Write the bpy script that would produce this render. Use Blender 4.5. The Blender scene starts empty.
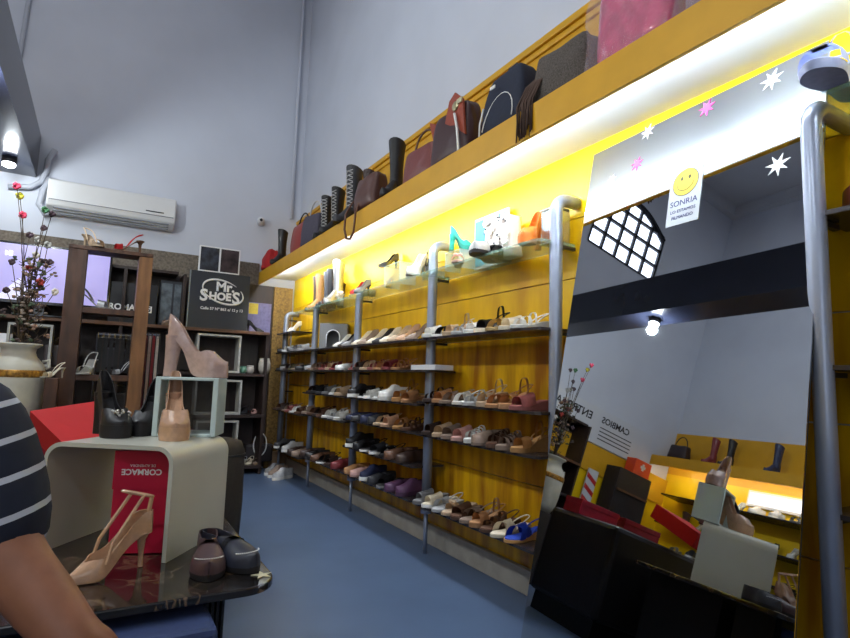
import bpy, bmesh, math, random
from mathutils import Vector, Matrix
random.seed(7)
PI = math.pi
S = bpy.context.scene
COL = S.collection

# ------------------------------------------------------------------ camera
F = 553.44
YAW, PIT, ROLL = [math.radians(v) for v in (30.1587, 6.3708, 1.7918)]
EYE = Vector((0, 0, 1.1))
_f = Vector((math.sin(YAW)*math.cos(PIT), math.cos(YAW)*math.cos(PIT), math.sin(PIT)))
_r = _f.cross(Vector((0, 0, 1))).normalized()
_u = _r.cross(_f)
_r, _u = _r*math.cos(ROLL)+_u*math.sin(ROLL), -_r*math.sin(ROLL)+_u*math.cos(ROLL)
cd = bpy.data.cameras.new('camera')
cam = bpy.data.objects.new('camera', cd)
COL.objects.link(cam)
cd.sensor_width = 36
cd.lens = F/850*36
cd.clip_start = .02
cam.matrix_world = Matrix(((_r.x, _u.x, -_f.x, EYE.x), (_r.y, _u.y, -_f.y, EYE.y), (_r.z, _u.z, -_f.z, EYE.z), (0, 0, 0, 1)))
S.camera = cam

# ------------------------------------------------------------------ exposure, world
S.view_settings.view_transform = 'Standard'
S.view_settings.look = 'None'
S.view_settings.gamma = 1
S.view_settings.exposure = 0.0
w = bpy.data.worlds.new('world')
S.world = w
w.use_nodes = True
w.node_tree.nodes['Background'].inputs[0].default_value = (.62, .72, .9, 1)
w.node_tree.nodes['Background'].inputs[1].default_value = .6

def area(name, loc, target, sx, sy, power, color=(1, 1, 1)):
    l = bpy.data.lights.new(name, 'AREA')
    l.shape = 'RECTANGLE'; l.size = sx; l.size_y = sy; l.energy = power; l.color = color
    o = bpy.data.objects.new(name, l); COL.objects.link(o)
    o.location = loc
    o.rotation_euler = (Vector(target)-Vector(loc)).to_track_quat('-Z', 'Z').to_euler()
    return o

# broad ambient fill added under the unseen hall ceiling
HALL = area('ceiling_fill_light', (-1.6, 2.2, 6.9), (-1.2, 2.6, 0), 3.0, 4.0, 112, (.93, .97, 1))
# fill light added behind the camera to brighten posts, fascia and bench
FRONT = area('front_fill_light', (-.8, -2.5, 1.9), (.2, 2.5, 1.3), 3.2, 1.9, 26, (.86, .92, 1))

# ------------------------------------------------------------------ helpers
def at(x, y, X=None, Y=None, Z=None):
    d = _f + _r*((x-425)/F) - _u*((y-319)/F)
    if X is not None: s = (X-EYE.x)/d.x
    elif Y is not None: s = (Y-EYE.y)/d.y
    else: s = (Z-EYE.z)/d.z
    return EYE + d*s

def lin(c):
    return tuple(((v/255)/12.92 if v/255 <= .04045 else ((v/255+.055)/1.055)**2.4) for v in c)

MATS = {}
def mat(name, rgb, rough=.5, metal=0, var=.12, scale=25, bump=0, emit=0, trans=0, coat=0, stretch=None, rgb2=None, alpha=1, ior=1.45):
    """procedural material: base colour varied by noise (rgb is sRGB 0-255)"""
    if name in MATS: return MATS[name]
    m = bpy.data.materials.new(name); m.use_nodes = True
    nt = m.node_tree; b = nt.nodes['Principled BSDF']
    c1 = lin(rgb); c2 = lin(rgb2) if rgb2 else tuple(v*(1-var*2) for v in c1)
    tc = nt.nodes.new('ShaderNodeTexCoord'); mp = nt.nodes.new('ShaderNodeMapping')
    nz = nt.nodes.new('ShaderNodeTexNoise'); rp = nt.nodes.new('ShaderNodeValToRGB')
    nt.links.new(tc.outputs['Object'], mp.inputs[0]); nt.links.new(mp.outputs[0], nz.inputs[0])
    if stretch: mp.inputs['Scale'].default_value = stretch
    nz.inputs['Scale'].default_value = scale; nz.inputs['Detail'].default_value = 3
    rp.color_ramp.elements[0].color = (*c2, 1); rp.color_ramp.elements[1].color = (*c1, 1)
    rp.color_ramp.elements[0].position = .3; rp.color_ramp.elements[1].position = .65
    nt.links.new(nz.outputs[0], rp.inputs[0]); nt.links.new(rp.outputs[0], b.inputs['Base Color'])
    b.inputs['Roughness'].default_value = rough; b.inputs['Metallic'].default_value = metal
    b.inputs['IOR'].default_value = ior
    if coat: b.inputs['Coat Weight'].default_value = coat; b.inputs['Coat Roughness'].default_value = .06
    if trans: b.inputs['Transmission Weight'].default_value = trans
    if alpha < 1: b.inputs['Alpha'].default_value = alpha
    if emit:
        nt.links.new(rp.outputs[0], b.inputs['Emission Color']); b.inputs['Emission Strength'].default_value = emit
    if bump:
        bp = nt.nodes.new('ShaderNodeBump'); bp.inputs['Strength'].default_value = bump; bp.inputs['Distance'].default_value = .01
        nt.links.new(nz.outputs[0], bp.inputs['Height']); nt.links.new(bp.outputs[0], b.inputs['Normal'])
    MATS[name] = m
    return m

def cm(rgb, finish='leather'):
    """shoe/bag material of a colour"""
    p = dict(leather=(.45, 0, .1), patent=(.12, 0, .6), suede=(.85, 0, 0), cloth=(.8, 0, 0), metal=(.3, .85, 0), rubber=(.6, 0, 0))[finish]
    return mat('%s_%d_%d_%d' % (finish, *rgb), rgb, p[0], p[1], .08, 60, coat=p[2])

def link(name, me, m, parent=None, smooth=False, mats=None):
    o = bpy.data.objects.new(name, me); COL.objects.link(o)
    if m is not None and not me.materials: me.materials.append(m)
    if smooth:
        for p in me.polygons: p.use_smooth = True
    if parent is not None: o.parent = parent
    return o

def from_bm(name, bm, m, parent=None, smooth=False, bevel=0):
    me = bpy.data.meshes.new(name)
    bmesh.ops.recalc_face_normals(bm, faces=bm.faces)
    bm.to_mesh(me); bm.free()
    o = link(name, me, m, parent, smooth)
    if bevel:
        md = o.modifiers.new('bevel', 'BEVEL'); md.width = bevel; md.segments = 2; md.limit_method = 'ANGLE'
    return o

def bbox(bm, x0, x1, y0, y1, z0, z1):
    vs = [bm.verts.new(p) for p in ((x0, y0, z0), (x1, y0, z0), (x1, y1, z0), (x0, y1, z0), (x0, y0, z1), (x1, y0, z1), (x1, y1, z1), (x0, y1, z1))]
    for f in ((0, 3, 2, 1), (4, 5, 6, 7), (0, 1, 5, 4), (1, 2, 6, 5), (2, 3, 7, 6), (3, 0, 4, 7)): bm.faces.new([vs[i] for i in f])
    return vs

def box(name, x0, x1, y0, y1, z0, z1, m, parent=None, bevel=0):
    bm = bmesh.new(); bbox(bm, min(x0, x1), max(x0, x1), min(y0, y1), max(y0, y1), min(z0, z1), max(z0, z1))
    return from_bm(name, bm, m, parent, False, bevel)

def btube(bm, pts, r, n=10, caps=True, closed=False):
    pts = [Vector(p) for p in pts]; rs = r if isinstance(r, (list, tuple)) else [r]*len(pts)
    rings = []; N = len(pts)
    prev = None
    for i, p in enumerate(pts):
        if closed: d = pts[(i+1) % N]-pts[i-1]
        else: d = pts[min(i+1, N-1)]-pts[max(i-1, 0)]
        d.normalize()
        if prev is None:
            a = Vector((0, 0, 1)) if abs(d.z) < .9 else Vector((1, 0, 0))
            a = (a-d*a.dot(d)).normalized()
        else:
            a = (prev-d*prev.dot(d)).normalized()
        prev = a; b = d.cross(a)
        rings.append([bm.verts.new(p+(a*math.cos(2*PI*k/n)+b*math.sin(2*PI*k/n))*rs[i]) for k in range(n)])
    M = N if closed else N-1
    for i in range(M):
        A, B = rings[i], rings[(i+1) % N]
        for k in range(n): bm.faces.new((A[k], A[(k+1) % n], B[(k+1) % n], B[k]))
    if caps and not closed:
        bm.faces.new(rings[0][::-1]); bm.faces.new(rings[-1])

def tube(name, pts, r, m, parent=None, n=10, closed=False):
    bm = bmesh.new(); btube(bm, pts, r, n, True, closed)
    return from_bm(name, bm, m, parent, True)

def lathe(name, prof, m, parent=None, n=28, loc=(0, 0, 0)):
    bm = bmesh.new(); rings = []
    for (r, z) in prof:
        rings.append([bm.verts.new((loc[0]+r*math.cos(2*PI*k/n), loc[1]+r*math.sin(2*PI*k/n), loc[2]+z)) for k in range(n)])
    for A, B in zip(rings, rings[1:]):
        for k in range(n): bm.faces.new((A[k], A[(k+1) % n], B[(k+1) % n], B[k]))
    bm.faces.new(rings[0][::-1]); bm.faces.new(rings[-1])
    return from_bm(name, bm, m, parent, True)

def bball(bm, c, r, seg=8):
    bmesh.ops.create_uvsphere(bm, u_segments=seg, v_segments=max(4, seg//2+1), radius=1, matrix=Matrix.Translation(c) @ Matrix.Diagonal((*(r if isinstance(r, (tuple, list)) else (r, r, r)), 1)))

def poly(name, pts, thick, m, parent=None, normal=None):
    """planar outline given real thickness"""
    bm = bmesh.new(); vs = [bm.verts.new(p) for p in pts]; f = bm.faces.new(vs); f.normal_update()
    nrm = Vector(normal) if normal else f.normal.copy()
    r = bmesh.ops.extrude_face_region(bm, geom=[f])
    bmesh.ops.translate(bm, verts=[g for g in r['geom'] if isinstance(g, bmesh.types.BMVert)], vec=nrm*thick)
    return from_bm(name, bm, m, parent)

def thing(name, label, cat, loc=(0, 0, 0), rz=0, group=None):
    o = bpy.data.objects.new(name, None); COL.objects.link(o)
    o.empty_display_size = .05
    o.location = loc; o.rotation_euler = (0, 0, rz)
    o['label'] = label; o['category'] = cat
    if group: o['group'] = group
    return o

def tag(o, label, cat, group=None, kind=None):
    o['label'] = label; o['category'] = cat
    if group: o['group'] = group
    if kind: o['kind'] = kind
    return o

def struct(o):
    o['kind'] = 'structure'; return o

def text(name, s, size, loc, xdir, up, m, parent=None, extrude=.001, align='CENTER', flipx=False, sx=1, bold=0):
    cu = bpy.data.curves.new('t', 'FONT'); cu.body = s; cu.size = size; cu.extrude = extrude; cu.align_x = align; cu.align_y = 'CENTER'
    cu.offset = bold; cu.resolution_u = 3
    t = bpy.data.objects.new('t', cu); COL.objects.link(t)
    bpy.context.view_layer.update()
    me = bpy.data.meshes.new_from_object(t.evaluated_get(bpy.context.evaluated_depsgraph_get()))
    bpy.data.objects.remove(t); bpy.data.curves.remove(cu)
    X = Vector(xdir).normalized(); U = Vector(up).normalized(); N = X.cross(U)
    M = Matrix(((X.x*sx, U.x, N.x, loc[0]), (X.y*sx, U.y, N.y, loc[1]), (X.z*sx, U.z, N.z, loc[2]), (0, 0, 0, 1)))
    me.transform(M); me.materials.clear()
    return link(name, me, m, parent)

# ------------------------------------------------------------------ room shell
XW, YB, XL, YN, ZC = 2.07, 6.85, -4.3, -2.6, 7.4
M_white = mat('white_wall_paint', (205, 209, 220), .8, 0, .04, 1.5, bump=.05)
M_ceil = mat('ceiling_paint', (200, 202, 208), .9, 0, .03, 2)
M_floor = mat('blue_floor_paint', (80, 98, 126), .38, 0, .08, 2.2, bump=.04)
M_soffit = mat('soffit_white', (232, 238, 240), .6, 0, .02, 4)
M_yel = mat('yellow_fascia', (214, 160, 26), .45, 0, .05, 6)
M_ypan = mat('streaked_yellow_varnish', (228, 176, 14), .33, 0, .3, 5, rgb2=(160, 100, 14), stretch=(1, 2.4, .4))
M_ylit = mat('lit_yellow_paint', (240, 198, 14), .4, 0, .05, 3)  # brighter yellow with the lamplight put into its colour
M_kerb = mat('grey_plinth', (168, 160, 148), .7, 0, .1, 9)

struct(box('floor', XL-.1, XW+.1, YN-.1, YB+.1, -.1, 0, M_floor))
struct(box('ceiling', XL-.1, XW+.1, YN-.1, YB+.1, ZC, ZC+.1, M_ceil))
struct(box('wall_right', XW, XW+.1, YN-.1, YB+.1, 0, ZC, M_white))
struct(box('wall_left', XL-.1, XL, YN-.1, YB+.1, 0, ZC, M_white))
struct(box('wall_front', XL, XW, YN-.1, YN, 0, ZC, M_white))
# back wall with an arched window high on its left
wx0, wx1, wz0, wz1, arch = -2.88, -1.38, 5.08, 5.90, .34
bm = bmesh.new()
bbox(bm, XL, wx0, YB, YB+.1, 0, ZC); bbox(bm, wx1, XW, YB, YB+.1, 0, ZC); bbox(bm, wx0, wx1, YB, YB+.1, 0, wz0)
N = 12
for i in range(N):
    a, b = i/N, (i+1)/N
    zt = wz1+arch*math.sin(PI*(a+b)/2)
    bbox(bm, wx0+(wx1-wx0)*a, wx0+(wx1-wx0)*b, YB, YB+.1, zt, ZC)
struct(from_bm('wall_back', bm, M_white))
M_iron = mat('black_iron', (34, 34, 40), .5, .3, .1, 20)
M_day = mat('daylight_glass', (225, 235, 255), .3, 0, .02, 3, emit=5)
win = struct(box('window_1', wx0, wx1, YB+.06, YB+.07, wz0, wz1+arch, M_day))
bm = bmesh.new()
for i in range(6):
    x = wx0+(wx1-wx0)*i/5; zt = wz1+arch*math.sin(PI*i/5)+.02
    bbox(bm, x-.022, x+.022, YB+.0, YB+.05, wz0, zt)
for k in range(4): bbox(bm, wx0, wx1, YB, YB+.05, wz0+k*.30-.02, wz0+k*.30+.02)
btube(bm, [(wx0+(wx1-wx0)*i/16, YB+.02, wz1+arch*math.sin(PI*i/16)) for i in range(17)], .05, 6)
from_bm('window_frame', bm, M_iron, win)
# crown moulding of the ceiling
struct(box('trim_1', XL, XW, YB-.12, YB, ZC-.22, ZC, M_ceil))
struct(box('trim_2', XL, XL+.12, YN, YB-.12, ZC-.22, ZC, M_ceil))

# right wall: plinth, varnished boards, lit band, upper panel with moulding
struct(box('baseboard_right', XW-.05, XW, YN, YB, 0, .13, M_kerb, bevel=.004))
bm = bmesh.new()
for z0, z1 in ((.13, .56), (.566, 1.00), (1.006, 1.36)): bbox(bm, XW-.02, XW, YN, YB, z0, z1)
struct(from_bm('trim_3', bm, M_ypan))
bm = bmesh.new()
for z0, z1 in ((1.366, 1.64), (1.646, 1.95)): bbox(bm, XW-.02, XW, YN, YB, z0, z1)
struct(from_bm('trim_12', bm, mat('lit_yellow_varnish', (232, 184, 10), .35, 0, .12, 4, rgb2=(206, 150, 10), stretch=(1, 2, .5))))  # less streaked boards, tube light put into the brighter yellow
struct(box('trim_4', XW-.02, XW, YN, YB, 1.955, 2.31, M_ylit))
struct(box('trim_5', XW-.02, XW, YN, YB, 2.36, 3.03, M_yel))
bm = bmesh.new(); bbox(bm, XW-.05, XW-.0, YN, YB, 3.03, 3.075); bbox(bm, XW-.035, XW, YN, YB, 2.99, 3.03)
struct(from_bm('trim_6', bm, M_yel, bevel=.008))
bx = thing('shelf_box', 'long mustard yellow boxed shelf with lit white underside above the shoe racks', 'shelf', (1.59, YB, 2.21))
def P(x, y, z): return (x-1.59, y-YB, z-2.21)
def boxc(name, x0, x1, y0, y1, z0, z1, m, root, bevel=0):
    o = Vector(root.location)
    return box(name, x0-o.x, x1-o.x, y0-o.y, y1-o.y, z0-o.z, z1-o.z, m, root, bevel)
boxc('fascia', 1.59, 1.608, YN, YB, 2.213, 2.36, M_yel, bx)
boxc('top_board', 1.608, XW-.02, YN, YB, 2.335, 2.355, M_yel, bx)
boxc('underside', 1.608, XW-.02, YN, YB, 2.31, 2.33, M_soffit, bx)
M_tube = mat('lit_tube', (240, 246, 255), .3, 0, .01, 3, emit=78)
for i, y in enumerate((5.9, 4.6, 3.3, 2.0, .7)):
    t = tube('fluorescent_tube', [(0, -.62, 0), (0, .62, 0)], .012, M_tube, None)
    t.location = (1.634, y, 2.268)
    tag(t, ['fluorescent tube hidden behind the fascia at the far end', 'fluorescent tube behind the fascia above the boots', 'fluorescent tube behind the fascia above the white pump', 'fluorescent tube behind the fascia left of the mirror', 'fluorescent tube behind the fascia above the mirror'][i], 'lamp', 'tubes behind the yellow fascia')

boxc('inner_face', 1.6085, 1.612, YN, YB, 2.216, 2.309, M_soffit, bx)
for i, y in enumerate((6.0, 4.7, 3.4)):
    t = tube('fluorescent_tube', [(0, -.62, 0), (0, .62, 0)], .012, mat('lit_tube_far', (255, 250, 236), .3, 0, .01, 3, emit=45), None)
    t.location = (-3.895, y, 2.235)
    tag(t, ['fluorescent tube at the far end of the opposite wall', 'fluorescent tube in the middle of the opposite wall', 'fluorescent tube at the near end of the opposite wall'][i], 'lamp', 'tubes of the opposite wall')

# left wall fixture (seen in the mirror)
struct(box('trim_7', XL, XL+.02, YN, YB, .1, 2.15, M_ylit))
struct(box('trim_8', XL, XL+.02, YN, YB, 2.15, 2.86, M_yel))
b2 = thing('shelf_box', 'yellow boxed shelf on the opposite wall, seen only in the mirror', 'shelf', (-3.85, YB, 2.17))
boxc('fascia', -3.868, -3.85, YN, YB, 2.17, 2.33, M_yel, b2)
boxc('top_board', XL+.02, -3.868, YN, YB, 2.31, 2.33, M_yel, b2)
boxc('underside', XL+.02, -3.868, YN, YB, 2.28, 2.30, M_soffit, b2)

# beam along the left with floodlights
M_beam = mat('dark_glossy_beam', (38, 42, 58), .18, .2, .1, 3)
beam = tag(box('steel_beam', -1.05, -.73, YN, YB, 3.07, 3.52, M_beam), 'dark blue glossy beam running along the upper left towards the back wall', 'beam')
M_bulb = mat('floodlight_lens', (245, 250, 255), .3, 0, .01, 3, emit=28)
for i, (y, e) in enumerate(((4.35, 80), (6.35, 8), (2.0, 60), (.2, 45))):  # last two are unseen, added to light the fascia and foreground
    t = thing('floodlight', ['bright round floodlight under the dark beam, reflected in the mirror', 'bright round floodlight under the far end of the dark beam', 'added unseen floodlight under the beam above the left of the marble table', 'added unseen floodlight under the beam nearest the shop front'][i], 'lamp', (-.90, y, 3.07), 0, 'floodlights under the beam')
    tube('housing', [(0, 0, 0), (0, 0, -.05)], .06, M_iron, t, 16)
    bm = bmesh.new(); bball(bm, (0, 0, -.065), (.055, .055, .03), 16); from_bm('lens', bm, M_bulb, t, True)
    l = bpy.data.lights.new('floodlight_glow', 'POINT'); l.energy = e; l.shadow_soft_size = .05; l.color = (.88, .96, 1)
    lo = bpy.data.objects.new('floodlight_glow', l); COL.objects.link(lo); lo.location = (-.90, y, 2.93)
# conduits
M_cond = mat('grey_conduit', (176, 180, 190), .5, 0, .04, 10)
c0 = at(27, 15, Y=YB-.03)
tag(tube('wall_conduit', [(c0.x, YB-.03, 7.2), (c0.x, YB-.03, 5.0), (c0.x-.03, YB-.03, 4.0), (c0.x-.1, YB-.03, 3.6)], .022, M_cond), 'pale vertical conduit on the back wall beside the beam', 'pipe')
tag(tube('corner_pipe', [(1.94, YB-.035, 7.3), (1.94, YB-.035, 5.0), (1.945, YB-.035, 3.1)], .02, M_white), 'thin white pipe running up the far wall corner', 'pipe')
p = [at(x, y, Y=YB-.05) for x, y in ((8, 186), (30, 187), (41, 182), (46, 172), (48, 160), (55, 150))]
tag(tube('cable_duct', p, .028, M_cond), 'grey ribbed hose curving along the wall above the television', 'pipe')
p = [at(x, y, Y=YB-.06) for x, y in ((50, 178), (43, 190), (39, 204), (45, 214), (54, 212))]  # lower wall coloured as lit, no lamp stands over it
tag(tube('hose', p, .03, M_cond), 'grey insulated hose looping down into the air conditioner', 'pipe')  # duller yellow stands for the unlit strip above

# ------------------------------------------------------------------ air conditioner, camera
M_ac = mat('off_white_plastic', (214, 214, 214), .4, 0, .02, 4)
ac = thing('air_conditioner', 'long white wall-mounted air conditioner high on the back wall', 'air conditioner', (-.61, YB, 2.70))
bm = bmesh.new()
prof = [(0, .0), (-.10, .0), (-.19, .06), (-.21, .12), (-.21, .32), (-.19, .335), (0, .335)]
A = [bm.verts.new((0, y, z)) for y, z in prof]; B = [bm.verts.new((1.2, y, z)) for y, z in prof]
bm.faces.new(A); bm.faces.new(B[::-1])
for i in range(len(prof)): bm.faces.new((A[i], A[(i+1) % 7], B[(i+1) % 7], B[i]))
from_bm('casing', bm, M_ac, ac, False, .012)
bm = bmesh.new()
for k in range(3):
    y0, z0 = -.115-.028*k, .002+.022*k
    bbox(bm, .06, 1.14, y0-.012, y0+.01, z0-.006, z0+.004)
from_bm('louvre', bm, mat('louvre_grey', (150, 154, 162), .5), ac)
box('seam', .02, 1.18, -.214, -.209, .115, .121, mat('seam_grey', (120, 122, 128), .5), ac)
box('badge', .9, 1.08, -.216, -.209, .15, .16, mat('badge_dark', (40, 40, 45), .4), ac)
cc = at(263, 221, Y=YB-.1)
t = thing('security_camera', 'small white round security camera near the far corner', 'camera', cc)
tube('body', [(.0, .1, 0), (-.02, .02, 0)], .045, M_ac, t, 14)
bm = bmesh.new(); bball(bm, (-.025, .0, 0), .045, 12); from_bm('dome', bm, M_ac, t, True)
bm = bmesh.new(); bball(bm, (-.03, -.035, 0), .02, 8); from_bm('lens', bm, M_iron, t, True)

# ------------------------------------------------------------------ shoes
def wid(t, W, point=0):
    if W > .091 and not point: W *= .90+.10*sstep(.1, .6, t)-.12*(1-sstep(0, .3, t))
    pts = [(0, .27), (.15, .31), (.4, .29), (.7, .49), (.84, .47), (1, .36)]
    if point: pts = [(0, .27), (.15, .33), (.4, .27), (.68, .47), (.85, .30*(1-point)+.4*point*.6), (1, .08)]
    for i in range(len(pts)-1):
        (a, b), (c, d) = pts[i], pts[i+1]
        if t <= c:
            u = (t-a)/(c-a); h_ = c-a
            m0 = (d-pts[i-1][1])/(c-pts[i-1][0])*h_ if i > 0 else (d-b)
            m1 = (pts[i+2][1]-b)/(pts[i+2][0]-a)*h_ if i < len(pts)-2 else (d-b)
            v = (2*u**3-3*u*u+1)*b+(u**3-2*u*u+u)*m0+(3*u*u-2*u**3)*d+(u**3-u*u)*m1
            break
    if t < .1: v *= math.sqrt(max(0, 1-((.1-t)/.1)**2))*.97+.03
    if t > .78: v *= math.sqrt(max(0, 1-((t-.78)/.22)**2))*.97+.03
    return v*W
def sstep(a, b, x):
    x = max(0, min(1, (x-a)/(b-a))); return x*x*(3-2*x)
def stations(n): return [(1-math.cos(PI*i/n))/2 for i in range(n+1)]
def lift(t, H): return H*(1-sstep(.12, .72, t))

def m_sole(L, W, bot, top, n=24, point=0, grow=0):
    bm = bmesh.new(); R = []
    for t in stations(n):
        hw = wid(t, W, point)+grow; x = L*(t-.5)+(grow if t > .5 else -grow)
        b, a = bot(t), top(t)
        R.append([bm.verts.new((x, y, z)) for y, z in ((-hw*.94, b), (-hw, (a+b)/2), (-hw*.98, a), (hw*.98, a), (hw, (a+b)/2), (hw*.94, b))])
    for A, B in zip(R, R[1:]):
        for k in range(6): bm.faces.new((A[k], A[(k+1) % 6], B[(k+1) % 6], B[k]))
    bm.faces.new(R[0]); bm.faces.new(R[-1][::-1])
    return bm

def m_upper(L, W, base, Hf, of, n=20, m=6, point=0, thick=.003, sq=.62):
    """Hf(t) arch height, of(t) opening half angle"""
    bm = bmesh.new(); G = []
    for t in stations(n):
        hw = wid(t, W, point); x = L*(t-.5); z0 = base(t); H = Hf(t); o = of(t); row = []
        for s in (0, 1):
            for i in range(m+1):
                a = (PI/2-o)*i/m
                q_ = sstep(.5, .8, t); cy = math.cos(a)**(sq+.25*q_); sz = math.sin(a)**.8
                y = hw*cy*(1 if s else -1)
                row.append(bm.verts.new((x, y, z0+H*sz/math.sin(PI/2-o)**.8)))
        G.append(row)
    for A, B in zip(G, G[1:]):
        for s in (0, 1):
            for i in range(m):
                k = s*(m+1)+i
                bm.faces.new((A[k], A[k+1], B[k+1], B[k]))
    bmesh.ops.remove_doubles(bm, verts=bm.verts, dist=.0012)
    bmesh.ops.recalc_face_normals(bm, faces=bm.faces)
    r = bmesh.ops.solidify(bm, geom=bm.faces[:], thickness=thick)
    return bm

def bband(bm, L, W, base, t0, t1, H, skew=0, m=9, n=2, thick=.0035, out=.002, H1=None):
    R = []
    for i in range(n+1):
        for side in (0, 1):
            pass
    grid = []
    for j in range(m+1):
        a = PI*j/m; row = []
        for i in range(n+1):
            t = t0+(t1-t0)*i/n+skew*(j/m-.5); t = max(.02, min(.985, t))
            hw = wid(t, W)+out; h = H if H1 is None else H+(H1-H)*i/n
            c = math.cos(a)
            y = hw*(1 if c < 0 else -1)*abs(c)**.6
            row.append(bm.verts.new((L*(t-.5), y, base(t)+h*math.sin(a)**.85)))
        grid.append(row)
    fs = []
    for A, B in zip(grid, grid[1:]):
        for i in range(n): fs.append(bm.faces.new((A[i], A[i+1], B[i+1], B[i])))
    bmesh.ops.solidify(bm, geom=fs, thickness=thick)

def bheelstrap(bm, L, W, base, z0, z1, reach=.42, w=.007):
    z1 *= .72
    pts = []
    for j in range(13):
        a = PI*j/12
        x = -L*.5+.012+L*reach*(1-math.sin(a)); y = -W*.36*math.cos(a)
        y = (-1 if math.cos(a) > 0 else 1)*W*.36*abs(math.cos(a))**.7
        k = math.sin(a)
        pts.append((x, y, (base(max(0, min(1, x/L+.5)))+z0*.3)*(1-k)+(base(.05)+z1)*k))
    btube(bm, pts, w*.5, 5)

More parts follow.
